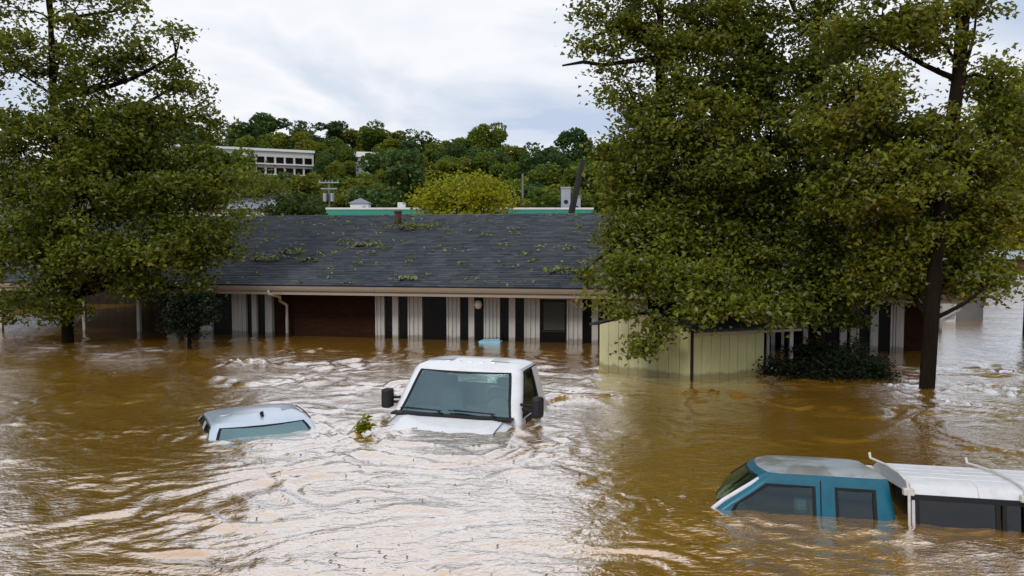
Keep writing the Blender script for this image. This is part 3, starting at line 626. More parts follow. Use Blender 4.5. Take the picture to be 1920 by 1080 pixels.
# --- blue pickup with a white canopy, nose to the left
pf = on(1345, 962); pr = on(1700, 981)
bang = math.atan2((pr - pf).y, (pr - pf).x)
blue = tag(empty('pickup_truck', pf + (pr - pf).normalized() * 0.9 + Vector((0.08, 0.84, -0.09)), bang + R(90), rx=0.0, ry=0.0), 'teal blue pickup truck with worn grey roof, sunk to its side windows', 'truck')
# local: -y is the nose (left in the picture), +x is the near flank
blue.rotation_euler = Euler((0, R(-8.0), bang - R(90) - R(3)))
BL = [(-0.9, -1.0, 0.99, 0.80, 0.08, 0.08, 0.0, 0.0), (-0.17, -1.0, 0.99, 0.80, 0.08, 0.08, 0.03, 0.0), (-0.12, -0.95, 0.985, 0.795, 0.09, 0.08, 0.05, 0.0), (0.05, -0.75, 0.97, 0.765, 0.10, 0.08, 0.07, 0.0),
      (0.18, -0.57, 0.955, 0.735, 0.11, 0.09, 0.07, 0.0), (0.275, -0.44, 0.945, 0.71, 0.11, 0.10, 0.07, 0.0), (0.34, -0.36, 0.935, 0.695, 0.11, 0.10, 0.07, 0.0), (0.385, -0.28, 0.92, 0.675, 0.12, 0.11, 0.06, 0.0), (0.415, -0.19, 0.88, 0.63, 0.14, 0.12, 0.05, 0.0),
      (0.432, -0.05, 0.80, 0.54, 0.14, 0.12, 0.04, 0.0), (0.442, 0.14, 0.64, 0.34, 0.14, 0.12, 0.02, 0.0)]
bcab, broof = build_cab(blue, BL, [-1, -0.95, -0.4, 0.4, 0.95, 1], [0, 0.05, 0.12, 0.36, 0.61, 0.64, 0.68, 0.716, 0.83, 0.93, 1], [-1, -0.85, -0.3, 0.3, 0.85, 1],
    [('windshield', 'front', 0, 5, 2, 6, M['windshield']), ('door_window', 'right', 2, 4, 2, 5, M['side_glass']), ('door_window', 'left', 2, 4, 2, 5, M['side_glass']), ('quarter_window', 'right', 7, 9, 2, 5, M['side_glass']), ('quarter_window', 'left', 7, 9, 2, 5, M['side_glass']), ('rear_window', 'back', 1, 4, 3, 5, M['side_glass'])],
    M['blue_paint'], 7, M['worn_roof'])
for s in (-0.36, 0.36):
    st = box('seat', s - 0.23, s + 0.23, 0.15, 0.33, -0.6, 0.12, M['seat'], blue, 0.05); box('headrest', s - 0.12, s + 0.12, 0.19, 0.28, 0.13, 0.27, M['seat'], st, 0.03)
# white strip along the windscreen pillar, door seam
for s in (1, -1):
    if s == 1: MB().tube([(s * 0.742, -0.93, -0.10), (s * 0.708, -0.73, 0.07), (s * 0.668, -0.46, 0.245), (s * 0.648, -0.36, 0.315)], [0.026, 0.026, 0.024, 0.02], 6).build('pillar_trim', M['shell_white'], blue, smooth=True)
    MB().tube([(s * 0.799, 0.24, -0.2), (s * 0.770, 0.245, 0.05), (s * 0.716, 0.25, 0.275), (s * 0.699, 0.25, 0.335)], 0.006, 5).build('door_seam', M['black'], blue)
box('bonnet', -0.76, 0.76, -2.3, -1.03, -0.7, -0.28, M['blue_paint'], blue, 0.08)

# --- canopy and rack on the blue truck's bed
shell = tag(empty('truck_canopy', blue.location, 0), 'white canopy with dark side windows on the bed of the blue pickup', 'canopy')
shell.rotation_euler = blue.rotation_euler; shell.location.z += 0.065
SP = [(0.80, -0.4), (0.80, 0.10), (0.785, 0.205), (0.74, 0.30), (0.62, 0.335), (0.3, 0.355), (0, 0.36)]
SP = SP + [(-a, b) for a, b in reversed(SP[:-1])]
def loft_x(poly, y0, y1, nseg=6):
    V = []; F = []; n = len(poly)
    for k in range(nseg + 1):
        y = y0 + (y1 - y0) * k / nseg
        V += [(a, y, b) for a, b in poly]
    for k in range(nseg):
        for i in range(n - 1): F.append((k * n + i, k * n + i + 1, (k + 1) * n + i + 1, (k + 1) * n + i))
    F += [tuple(range(n)), tuple(range((nseg + 1) * n - 1, nseg * n - 1, -1))]
    return V, F
V, F = loft_x(SP[2:-2], 1.10, 3.05); top = mesh('canopy_top', V, F, M['shell_white'], shell, smooth=True)
top.modifiers.new('e', 'EDGE_SPLIT').split_angle = R(40)
for x in (-0.5, -0.25, 0.0, 0.25, 0.5):
    z = float(np.interp(abs(x), [0, 0.3, 0.62], [0.36, 0.355, 0.335])); MB().tube([(x, 1.12, z), (x, 3.03, z)], 0.005, 6).build('rib', M['shell_white'], shell)
MB().tube([(-0.62, 1.72, 0.337), (0, 1.72, 0.362), (0.62, 1.72, 0.337), (0.74, 1.72, 0.302), (0.786, 1.72, 0.21)], 0.005, 5).build('seam', M['rack'], shell)
for s in (-1, 1):
    box('rim', s * 0.80 - 0.012, s * 0.80 + 0.012, 1.08, 3.06, 0.155, 0.208, M['black'], shell)
    for y0, y1 in ((1.17, 1.86), (1.96, 2.9)):
        w = box('side_window', s * 0.792 - 0.008, s * 0.792 + 0.008, y0, y1, -0.4, 0.153, M['tint_glass'], shell)
        box('frame', s * 0.80 - 0.010, s * 0.80 + 0.010, y0 - 0.04, y0 - 0.001, -0.4, 0.154, M['black'], w); box('frame', s * 0.80 - 0.010, s * 0.80 + 0.010, y1 + 0.001, y1 + 0.04, -0.4, 0.154, M['black'], w)
    box('corner_panel', s * 0.795 - 0.01, s * 0.795 + 0.01, 1.10, 1.128, -0.4, 0.154, M['shell_white'], shell)
box('front_panel', -0.78, 0.78, 1.105, 1.125, -0.4, 0.20, M['tint_glass'], shell)
box('interior', -0.7, 0.7, 1.3, 2.9, -0.5, -0.1, M['black'], shell)
rack = tag(empty('ladder_rack', blue.location, 0), 'white tube ladder rack standing over the canopy of the blue pickup', 'rack')
rack.rotation_euler = blue.rotation_euler; rack.location.z += 0.065
for y in (1.06, 2.12):
    MB().tube([(0.86, y, -0.4), (0.86, y, 0.20), (0.80, y, 0.33), (0.5, y, 0.375), (0.0, y, 0.388), (-0.74, y, 0.37), (-0.78, y, 0.43)], 0.015, 8).build('hoop', M['rack'], rack, smooth=True)
    for s in (-1, 1): MB().box(s * 0.83 - 0.04, s * 0.83 + 0.04, y - 0.05, y + 0.05, 0.20, 0.27).build('clamp', M['rack'], rack, bevel=0.01)
pb = on(1508, 957, 0.03); 
paper = tag(MB().box(-0.10, 0.10, -0.06, 0.06, -0.03, 0.06).build('floating_carton', M['foam_blue'], None, bevel=0.008), 'pale blue carton floating inside the cab of the blue pickup', 'carton')
paper.location = (pb.x * 1.04, pb.y * 1.04, 0.0); paper.rotation_euler = (0.1, 0.05, 0.1)

# ------------------------------------------------------------------ garden shed
sA, sC, sB = on(1125, 690), on(1297, 712), on(1430, 702)
shed = tag(empty('garden_shed', sC, 0), 'small pale yellow shed of vertical boards standing in the water', 'shed')
def wall_boards(P, Q, ztop, n, m, name, split=None, m2=None, off2=0.0):
    d = (Q - P); L = d.length; d = d / L; nrm = Vector((d.y, -d.x, 0))
    if nrm.y > 0: nrm = -nrm
    for i in range(n):
        a, b = L * i / n + 0.004, L * (i + 1) / n - 0.004; mm, oo = (m, 0.0)
        if split is not None and (a + b) / 2 / L > split: mm, oo = m2, off2
        V = []
        for o_ in (0.0, 0.03):
            for t in (a, b):
                for z in (-1.2, ztop((t) / L)):
                    q = P + d * t + nrm * (o_ + oo); V.append((q.x - sC.x, q.y - sC.y, z))
        F = [(0, 1, 3, 2), (4, 6, 7, 5), (0, 4, 5, 1), (2, 3, 7, 6), (1, 5, 7, 3), (0, 2, 6, 4)]
        mesh('board', V, F, mm, shed, bevel=0.004)
EH = 1.0
gable = lambda t: EH + 0.32 * (1 - abs(t - 0.5) * 2)
wall_boards(sA, sC, gable, 9, M['cream_board'], 'gable', 0.52, M['green_board'], 0.03)
wall_boards(sC, sB, lambda t: EH, 8, M['green_board'], 'side')
sD = sA + (sB - sC)
core = MB(); ins = 0.03
for P, Q in ((sA, sC), (sC, sB), (sB, sD), (sD, sA)):
    a, b = P - sC, Q - sC; core.add([(a.x, a.y + 0.02, -1.2), (b.x, b.y + 0.02, -1.2), (b.x, b.y + 0.02, EH - 0.03), (a.x, a.y + 0.02, EH - 0.03)], [(0, 1, 2, 3)])
core.build('frame', M['dark_wood'], shed)
MB().box(-0.045, 0.02, -0.05, 0.02, -1.2, EH).build('corner_board', M['dark_wood'], shed)
# shed roof: ridge runs parallel to the side wall
du = (sB - sC).normalized(); dv = (sA - sC); rid = (dv * 0.5); out = dv.normalized()
def roof_plane(e0, r0, z0, z1, len0, len1):
    pts = [e0 + du * len0, e0 + du * len1, r0 + du * len1, r0 + du * len0]; zz = [z0, z0, z1, z1]
    V = [(p_.x, p_.y, z) for p_, z in zip(pts, zz)] + [(p_.x, p_.y, z + 0.05) for p_, z in zip(pts, zz)]
    return V, [(0, 3, 2, 1), (4, 5, 6, 7), (0, 1, 5, 4), (1, 2, 6, 5), (2, 3, 7, 6), (3, 0, 4, 7)]
sl = (sB - sC).length
k_ = 0.32 / (dv.length * 0.5)
V, F = roof_plane(-out * 0.14, rid, EH + 0.035 - 0.14 * k_, EH + 0.355, -0.06, sl + 0.85); mesh('roof_slope', V, F, M['roof_deck'], shed)
V, F = roof_plane(dv + out * 0.24, rid, EH + 0.035 - 0.24 * k_, EH + 0.356, -0.06, sl + 0.85); mesh('roof_slope', V, F, M['roof_deck'], shed)
V, F = roof_plane(-out * 0.16, -out * 0.145, EH - 0.07, EH - 0.07, -0.12, sl + 0.85); mesh('eave_board', V, F, M['trim'], shed)
q = sB - sC + du * 0.75; box('porch_post', q.x - 0.03, q.x + 0.04, q.y - 0.04, q.y + 0.04, -1.2, EH - 0.05, M['white_paint'], shed)
q = sB - sC + du * 0.30; box('porch_post', q.x - 0.03, q.x + 0.03, q.y + 0.4, q.y + 0.46, -1.2, EH - 0.05, M['white_paint'], shed)
crate = tag(MB().box(-0.14, 0.14, -0.1, 0.1, -0.1, 0.14).build('storage_box', M['brown_red'], None, bevel=0.02), 'red brown box floating in the dark gap beside the shed', 'box')
crate.location = on(1441, 684, 0.0) + Vector((0, 0, 0)); crate.rotation_euler = (0.2, 0.1, 0.5)

# ------------------------------------------------------------------ big trees
def lobes_at(spec, d): return [(at(px, py, d + dd), (rx * d / FPX, ry_ * d / FPX * 1.0, rz * d / FPX), w) for px, py, dd, rx, ry_, rz, w in spec]
# right-hand tree with the tall leaning trunk
dA = 15.1
tA = [on(1738, 727) + Vector((0, 0, -1.2)), on(1738, 727), at(1746, 600, dA), at(1757, 450, dA + 0.1), at(1775, 300, dA + 0.2), at(1797, 150, dA + 0.2), at(1808, 0, dA + 0.3), at(1815, -180, dA + 0.3)]
LA = lobes_at([(1680, 460, 1.1, 105, 110, 60, 2.0), (1805, 495, 1.1, 65, 80, 55, 1.0), (1850, 400, 1.0, 80, 100, 70, 1.5), (1640, 330, 0.4, 120, 130, 80, 2.4), (1770, 330, 1.0, 90, 100, 70, 1.6), (1880, 250, 1.0, 70, 90, 60, 1.2), (1600, 200, 0.3, 110, 120, 70, 1.6),
     (1700, 250, 0.8, 90, 90, 50, 1.0), (1740, 60, 0.2, 60, 90, 45, 0.8), (1830, 30, 0.3, 40, 60, 50, 0.25), (1640, 60, 0.4, 90, 120, 50, 1.0), (1860, 150, 0.6, 40, 60, 30, 0.4), (1690, 530, 1.0, 110, 60, 25, 0.8), (1730, -100, 0.2, 130, 120, 70, 1.2), (1850, 530, 0.2, 25, 40, 30, 0.3)], dA)
t = make_tree('shade_tree', tA, [0.16, 0.145, 0.14, 0.135, 0.13, 0.125, 0.12, 0.08], LA, 54000, 0.116, M['leaf_r'], M['bark'], 21, clump=0.21)
tag(t, 'tall tree whose dark leaning trunk stands in the water past the bush', 'tree')
# tree behind the bush
dB = 18.6
tB = [on(1530, 680) * 1.0 + Vector((0, 0, -1.2)), on(1530, 680), at(1535, 560, dB), at(1530, 400, dB), at(1525, 220, dB), at(1530, 60, dB), at(1535, -120, dB)]
LB = lobes_at([(1470, 520, -0.6, 110, 110, 60, 1.8), (1590, 510, -0.6, 90, 110, 55, 1.5), (1400, 420, 0, 120, 120, 80, 2.2), (1530, 380, -0.6, 130, 130, 90, 2.6), (1440, 280, 0, 110, 110, 90, 2.0), (1550, 230, 0, 110, 120, 70, 1.6), (1390, 160, 0, 80, 90, 60, 1.2),
     (1480, 120, 0.2, 90, 90, 55, 1.1), (1550, 50, 0.2, 70, 80, 45, 0.7), (1380, 40, 0, 80, 90, 60, 1.0), (1480, -60, 0.2, 120, 110, 60, 1.0), (1380, 556, -0.8, 60, 60, 25, 0.5), (1540, 590, -0.8, 60, 60, 30, 0.5), (1340, 568, -3.0, 70, 50, 20, 0.4), (1430, 572, -2.8, 70, 50, 24, 0.45)], dB)
t = make_tree('shade_tree', tB, [0.20, 0.18, 0.15, 0.13, 0.11, 0.09, 0.05], LB, 56000, 0.124, M['leaf_r'], M['bark'], 22, clump=0.25)
tag(t, 'broad leafy tree rising behind the rounded bush and over the shed', 'tree')
# tree over the shed, with the drooping boughs
dC = 17.6
bC = Vector((at(1262, 640, 19.2).x, 19.2, -1.2))
tC = [bC, bC + Vector((0, 0, 1.4)), at(1258, 480, 19.0), at(1248, 320, 18.6), at(1240, 200, 18.3), at(1236, 100, 18.2), at(1240, -40, 18.2)]
LC = lobes_at([(1230, 450, 0.2, 90, 90, 60, 1.5), (1330, 480, 0, 90, 90, 60, 1.5), (1250, 340, 0.2, 100, 100, 70, 2.0), (1340, 330, 0.2, 90, 100, 80, 1.8), (1220, 250, 0.2, 55, 80, 60, 0.8), (1290, 200, 0.2, 90, 90, 70, 1.6), (1180, 170, 0.2, 50, 60, 50, 0.4), (1150, 50, 0.2, 45, 60, 55, 0.4), (1095, 85, 0.2, 26, 40, 22, 0.07),
     (1240, 70, 0.4, 60, 80, 60, 0.65), (1310, 60, 0.2, 70, 80, 70, 1.0), (1200, -40, 0.2, 80, 80, 50, 0.8), (1310, -70, 0.2, 90, 80, 50, 0.8), (1180, 400, 0, 40, 60, 50, 0.5), (1190, 515, -1.2, 55, 60, 40, 0.75), (1270, 528, -1.4, 70, 60, 32, 0.75), (1150, 578, -1.6, 30, 40, 14, 0.16), (1340, 548, -1.0, 60, 60, 30, 0.5), (1232, 612, -1.8, 14, 30, 24, 0.07), (1206, 660, -1.9, 6, 20, 28, 0.05), (1115, 290, 0.2, 24, 40, 16, 0.06), (1160, 330, 0.2, 34, 40, 40, 0.2), (1085, 520, 0.2, 26, 30, 14, 0.06)], dC)
t = make_tree('shade_tree', tC, [0.24, 0.22, 0.18, 0.15, 0.13, 0.10, 0.05], LC, 58000, 0.118, M['leaf_r'], M['bark'], 23, clump=0.22)
tag(t, 'dense tree over the yellow shed with boughs drooping before its wall', 'tree')
b_ = MB().tube([at(1238, 108, dC), at(1180, 115, dC), at(1130, 122, dC), at(1095, 116, dC), at(1054, 123, dC)], [0.07, 0.055, 0.045, 0.04, 0.02], 6).build('bare_branch', M['bark'], None, smooth=True)
b_.parent = t; b_.matrix_parent_inverse = Matrix.Translation(-t.location)
# left-hand tree
dL = 22.2
tLp = [on(127, 642) + Vector((0, 0, -1.2)), on(127, 642), at(126, 560, dL), at(118, 430, dL), at(108, 300, dL), at(100, 180, dL), at(95, 40, dL), at(92, -100, dL)]
LL = lobes_at([(110, 480, -0.5, 130, 130, 60, 1.8), (250, 490, -0.4, 120, 110, 50, 1.5), (350, 450, 0, 80, 90, 55, 1.0), (30, 430, 0, 90, 110, 80, 1.2), (160, 370, -0.6, 140, 130, 80, 2.4), (290, 340, 0, 120, 110, 75, 1.9), (400, 340, 0.3, 70, 80, 55, 0.8), (40, 280, 0, 90, 110, 80, 1.4), (150, 250, 0, 120, 120, 70, 1.8), (270, 240, 0, 90, 90, 50, 1.0),
     (20, 130, 0, 70, 90, 70, 0.45), (110, 120, 0, 90, 110, 60, 0.5), (200, 150, 0, 80, 90, 40, 0.45), (270, 110, 0, 60, 70, 35, 0.25), (330, 100, 0, 35, 50, 50, 0.18), (140, 20, 0, 100, 110, 45, 0.45), (220, 20, 0, 50, 70, 35, 0.2), (40, 20, 0, 80, 90, 50, 0.3), (90, -70, 0, 120, 110, 60, 0.9), (395, 225, 0.3, 24, 40, 40, 0.16), (340, 225, 0.2, 60, 60, 22, 0.3), (110, 575, -0.6, 60, 60, 22, 0.3), (30, 570, -0.4, 50, 60, 40, 0.45), (420, 440, 0.2, 30, 40, 30, 0.2), (330, 540, -0.2, 70, 60, 16, 0.3), (330, 160, 0.2, 40, 40, 20, 0.2)], dL)
t = make_tree('shade_tree', tLp, [0.19, 0.17, 0.15, 0.13, 0.12, 0.10, 0.07, 0.04], LL, 70000, 0.14, M['leaf_l'], M['bark'], 24, clump=0.27)
tag(t, 'wide leafy tree before the carport at the far left', 'tree')
# russet tree behind, at the right edge
dD = 24.0
bD = Vector((at(1935, 520, dD).x, dD, -1.2))
t = make_tree('shade_tree', [bD, bD + Vector((0, 0, 2.5)), bD + Vector((0.1, 0, 5)), bD + Vector((0.2, 0, 9))], [0.22, 0.19, 0.14, 0.05], lobes_at([(1930, 200, 0, 45, 90, 80, 1.2), (1940, 320, 0, 60, 90, 70, 1.4), (1930, 420, 0, 50, 90, 40, 0.9)], dD), 14000, 0.14, M['leaf_yellow'], M['bark'], 25, clump=0.36)
tag(t, 'yellowing tree at the right edge behind the leaning trunk', 'tree')

# shrubs
def shrub(name, base, lobes, n, leaf, lm, seed, clump, stems=5):
    return make_tree(name, [base + Vector((0, 0, -0.9)), base, base + Vector((0, 0, 0.25))], [0.07, 0.06, 0.05], lobes, n, leaf, lm, M['bark'], seed, clump=clump, per=120)
b0 = on(355, 652)
tag(shrub('shrub', b0, [(b0 + Vector((dx, dy, dz)), (0.42, 0.4, 0.36), 1) for dx, dy, dz in ((-0.28, 0, 0.75), (0.3, 0, 0.72), (0, 0.1, 1.0), (-0.35, 0.1, 1.15), (0.38, 0, 1.08), (0, -0.1, 0.62))], 5200, 0.10, M['leaf_bush'], 31, 0.14), 'small round shrub on a short stem standing clear of the water', 'shrub')
b1 = on(1556, 705)
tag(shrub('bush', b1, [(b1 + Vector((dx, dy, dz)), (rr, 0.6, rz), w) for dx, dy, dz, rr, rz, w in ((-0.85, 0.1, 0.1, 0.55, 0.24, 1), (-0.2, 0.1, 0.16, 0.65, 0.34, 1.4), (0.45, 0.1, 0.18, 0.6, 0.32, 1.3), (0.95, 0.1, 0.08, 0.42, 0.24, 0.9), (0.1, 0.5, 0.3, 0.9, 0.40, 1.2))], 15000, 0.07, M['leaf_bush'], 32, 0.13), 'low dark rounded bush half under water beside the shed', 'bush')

# ------------------------------------------------------------------ beyond the house
def gz(p): return float(terrain(np.array(p.x), np.array(p.y)))
def grounded(px, y): 
    p = at(px, 400, y); p.z = gz(p); return p
def round_tree(name, px, top, half, y, lm, seed, n, leaf, label, cat='tree'):
    b = grounded(px, y); h = at(px, top, y).z - b.z; w = half * y / FPX; r = np.random.default_rng(seed)
    lobes = [(b + Vector((0, 0, h * 0.62)), (w * 0.7, w * 0.7, h * 0.3), 2.0)]
    for i in range(11):
        a = 2 * math.pi * i / 11 + r.random(); k = 0.45 + 0.25 * r.random(); hh = 0.42 + 0.38 * r.random()
        lobes.append((b + Vector((math.cos(a) * w * k, math.sin(a) * w * k, h * hh)), (w * 0.36, w * 0.36, h * 0.15), 1.0))
    t = make_tree(name, [b, b + Vector((0, 0, h * 0.3)), b + Vector((0.1, 0, h * 0.7))], [0.03 * h, 0.025 * h, 0.01 * h], lobes, n, leaf, lm, M['bark'], seed, clump=w * 0.13, per=60)
    return tag(t, label, cat)
round_tree('round_tree', 868, 292, 108, 45, M['leaf_yellow'], 41, 15000, 0.22, 'bright yellow green round tree above the ridge of the grey roof')
round_tree('round_tree', 545, 346, 70, 44, M['leaf_dark'], 42, 11000, 0.22, 'dark green round tree just behind the left half of the roof')
round_tree('round_tree', 455, 372, 45, 43, M['leaf_hill_c'], 43, 6000, 0.22, 'low olive tree between the blue roof and the ridge')
round_tree('round_tree', 480, 300, 90, 78, M['leaf_hill_c'], 44, 9000, 0.32, 'olive green tree below the long white building on the hill')

# market hall with a teal fascia
y0 = 62
hall = tag(empty('market_hall', (at(860, 400, y0).x, y0, -1.4)), 'low hall with teal fascia and white parapet seen over the roof ridge', 'building')
hx0, hx1 = at(612, 400, y0).x - hall.location.x, at(1112, 400, y0).x - hall.location.x; hz1 = at(860, 390, y0).z + 1.4
box('wall', hx0 + 0.3, hx1 - 0.3, 0.3, 14, 0, hz1 - 0.7, M['pale_wall'], hall)
box('fascia', hx0, hx1, 0, 0.29, hz1 - 1.1, hz1 - 0.12, M['teal'], hall)
box('parapet', hx0 - 0.05, hx1 + 0.05, -0.06, 0.35, hz1 - 0.118, hz1 + 0.03, M['white_wall'], hall)
box('roof', hx0 + 0.2, hx1 - 0.2, 0.36, 14, hz1 - 0.7, hz1 - 0.3, M['blue_roof'], hall)
for i in range(8):
    x = hx0 + 1.2 + i * 2.5; w = box('window', x, x + 1.6, 0.26, 0.29, 2.2, hz1 - 1.5, M['dark_frame'], hall); box('pane', x + 0.08, x + 1.52, 0.24, 0.255, 2.28, hz1 - 1.58, M['dark_glass'], w)
box('roof_unit', at(742, 400, y0).x - hall.location.x, at(756, 400, y0).x - hall.location.x, 1.0, 1.7, hz1 - 0.3, hz1 + 0.5, M['white_wall'], hall, 0.03)
cu = tag(empty('cupola', (at(665, 400, 60.8).x, 63.2, at(665, 398, 62).z - 0.4)), 'small white cupola with a pointed roof on the teal hall', 'cupola')
box('wall', -0.72, 0.72, -0.6, 0.6, 0, 1.15, M['white_wall'], cu); MB().add([(-0.88, -0.76, 1.152), (0.88, -0.76, 1.152), (0.88, 0.76, 1.152), (-0.88, 0.76, 1.152), (0, 0, 1.62)], [(3, 2, 1, 0), (0, 1, 4), (1, 2, 4), (2, 3, 4), (3, 0, 4)]).build('roof', M['blue_roof'], cu)
w = box('louvre', 0.28, 0.55, -0.625, -0.602, 0.25, 0.95, M['grey_metal'], cu)
# roof-top units and a leaning pole
ub = at(1062, 399, 58)
for nm, a, b, topy, lab in (('ventilation_unit', 1052, 1069, 354, 'tall grey sheet metal ventilation unit left of the leaning pole'), ('ventilation_unit', 1074, 1088, 371, 'short grey ventilation unit right of the leaning pole')):
    p0, p1 = at(a, 399, 64), at(b, 399, 64); z1 = at(a, topy, 64).z
    o = tag(empty(nm, ((p0.x + p1.x) / 2, 64, p0.z - 0.9)), lab, 'vent'); hw = (p1.x - p0.x) / 2; h = z1 - o.location.z
    box('casing', -hw, hw, -hw, hw, 0, h, M['grey_metal'], o, 0.03); box('cap', -hw * 1.12, hw * 1.12, -hw * 1.12, hw * 1.12, h + 0.002, h + 0.12, M['grey_metal'], o)
    MB().tube([(0, -hw - 0.05, h * 0.62), (0, -hw - 0.002, h * 0.62)], hw * 0.45, 12).build('fan_grille', M['black'], o)
pb, pt = at(1071, 400, 50), at(1093, 300, 50); d = (pt - pb); base = pb - d * (pb.z + 1.4) / d.z
pole = tag(empty('leaning_pole', base), 'black leaning pole rising beside the grey ventilation units', 'pole')
MB().tube([(0, 0, 0), (pb - base), (pt - base)], [0.30, 0.22, 0.17], 10).build('shaft', M['pole_wood'], pole, smooth=True)
# utility poles
for px, top, y, lab, arm in ((618, 338, 95, 'grey utility pole with crossarm and transformers above the dark green tree', True), (980, 326, 90, 'thin pale utility pole beside the yellow green tree', False)):
    b = grounded(px, y); h = at(px, top, y).z - b.z
    o = tag(empty('utility_pole', b), lab, 'pole'); MB().tube([(0, 0, 0), (0, 0, h)], [0.16, 0.11], 8).build('shaft', M['grey_wood'], o)
    if arm:
        for zz, hw in ((h - 0.35, 1.25), (h - 1.1, 1.0)): box('crossarm', -hw, hw, -0.2, -0.1, zz, zz + 0.14, M['grey_metal'], o)
        for x in (-1.1, -0.4, 0.4, 1.1): MB().tube([(x, -0.15, h - 0.2), (x, -0.15, h + 0.05)], 0.06, 6).build('insulator', M['grey_metal'], o)
        for x in (-0.45, 0.45): MB().tube([(x, -0.3, h - 2.6), (x, -0.3, h - 1.6)], 0.26, 10).build('transformer', M['grey_metal'], o)
# slate-blue roofed store
y0 = 72; sx0, sx1 = at(330, 400, y0).x, at(478, 400, y0).x
st = tag(empty('store', ((sx0 + sx1) / 2, y0, -1.4)), 'long store with slate blue metal roof behind the left tree', 'building'); hw = (sx1 - sx0) / 2 + 1.5
ze, zr = at(400, 392, y0).z + 1.4, at(400, 362, y0 + 5).z + 1.4
box('wall', -hw, hw, 0, 10, 0, ze, M['pale_wall'], st)
mesh('roof', [(-hw - 0.4, -0.5, ze + 0.003), (hw + 0.4, -0.5, ze + 0.003), (hw + 0.4, 5, zr), (-hw - 0.4, 5, zr), (-hw - 0.4, 10.5, ze + 0.003), (hw + 0.4, 10.5, ze + 0.003)], [(0, 1, 2, 3), (3, 2, 5, 4), (0, 3, 4), (1, 5, 2)], M['blue_roof'], st)
sg = tag(empty('roadside_sign', at(318, 400, 66)), 'green and white roadside sign showing between the leaves of the left tree', 'sign'); sg.location.z = -1.4
hz_ = at(318, 372, 66).z + 1.4
MB().tube([(0, 0, 0), (0, 0, hz_)], 0.1, 8).build('post', M['grey_metal'], sg); box('panel', -0.6, 0.6, -0.25, -0.11, hz_ - 0.9, hz_ + 0.1, M['green_sign'], sg); box('panel', 0.05, 0.75, -0.25, -0.11, hz_ + 0.102, hz_ + 0.7, M['white_wall'], sg)
# long pale block on the hill
y0 = 150; bx0, bx1 = at(316, 300, y0).x, at(588, 300, y0).x
blk = tag(empty('hillside_block', (bx1, y0, at(580, 332, y0).z), R(24)), 'long pale building with dark window bands among the hillside trees', 'building'); L = (bx1 - bx0) * 1.0; S = y0 / FPX
Hh = 44 * S
box('wall', -L, 0, 0, 12, -10, Hh, M['pale_wall'], blk); box('parapet', -L - 0.2, 0.2, -0.35, 12.2, Hh + 0.002, Hh + 0.45, M['white_wall'], blk)
for zz in (0.35, 2.35):
    n = int(L / 1.75)
    for i in range(n):
        x = -0.35 - 1.75 * i; w = box('window', x - 1.35, x, -0.06, -0.002, zz, zz + 1.15, M['dark_frame'], blk); box('pane', x - 1.28, x - 0.07, -0.075, -0.062, zz + 0.07, zz + 1.08, M['dark_glass'], w)
    box('ledge', -L, 0, -0.5, -0.003, zz - 0.32, zz - 0.1, M['white_wall'], blk)
# white house on the hill
y0 = 160; hh = tag(empty('hill_house', at(690, 306, y0), R(15)), 'white gabled house between the hillside trees', 'building')
box('wall', -2.2, 2.2, 0, 5, -11, 1.3, M['white_wall'], hh); mesh('roof', [(-2.6, -0.4, 1.2), (2.6, -0.4, 1.2), (2.6, 2.5, 2.6), (-2.6, 2.5, 2.6), (-2.6, 5.4, 1.2), (2.6, 5.4, 1.2)], [(0, 1, 2, 3), (3, 2, 5, 4), (0, 3, 4), (1, 5, 2)], M['pale_wall'], hh)
for x in (-1.4, 0.6): w = box('window', x, x + 0.8, -0.05, -0.002, -0.3, 0.8, M['dark_frame'], hh); box('pane', x + 0.06, x + 0.74, -0.065, -0.052, -0.24, 0.74, M['dark_glass'], w)

# right of the house: meter box, wall, fence posts, far shed
b = on(1818, 601); gw = tag(empty('concrete_enclosure', b), 'low grey concrete enclosure standing in water beyond the end of the house', 'wall'); 
box('wall', -0.55, 0.5, 0, 0.2, -1.3, 0.92, M['grey_wall'], gw); box('wall', 0.48, 0.6, 0.202, 2.0, -1.3, 0.92, M['grey_wall'], gw); box('coping', -0.6, 0.62, -0.04, 0.24, 0.922, 1.0, M['grey_wall'], gw)
b = on(1779, 603); mb = tag(empty('meter_cabinet', b), 'white electrical cabinet between the trunk and the grey enclosure', 'cabinet')
box('casing', -0.28, 0.26, 0, 0.3, -0.4, 0.92, M['white_wall'], mb, 0.02); box('door', -0.22, 0.2, -0.02, -0.002, 0.1, 0.84, M['white_paint'], mb); MB().tube([(-0.3, -0.1, 0.1), (0.35, -0.1, 0.45)], 0.03, 6).build('conduit', M['grey_metal'], mb)
b = on(1763, 622); pp = tag(empty('white_post', b), 'slim white post in the water at the right end of the house', 'post')
MB().tube([(0, 0, -1.3), (0, 0, 1.55)], 0.055, 8).build('shaft', M['white_paint'], pp); MB().tube([(0, 0, 1.552), (0, 0, 1.62)], [0.08, 0.02], 8).build('cap', M['white_paint'], pp)
b = on(1905, 505); fs = tag(empty('far_shed', b), 'brown shed on the far bank at the right edge', 'shed')
box('wall', -2.2, 4, 0, 4, -1, 1.2, M['brown_red'], fs); mesh('roof', [(-2.5, -0.4, 1.2), (4.3, -0.4, 1.2), (4.3, 2, 2.2), (-2.5, 2, 2.2), (-2.5, 4.4, 1.2), (4.3, 4.4, 1.2)], [(0, 1, 2, 3), (3, 2, 5, 4), (0, 3, 4), (1, 5, 2)], M['grey_metal'], fs)
box('door', -1.2, 0.0, -0.05, -0.002, -1, 0.9, M['dark_wood'], fs)

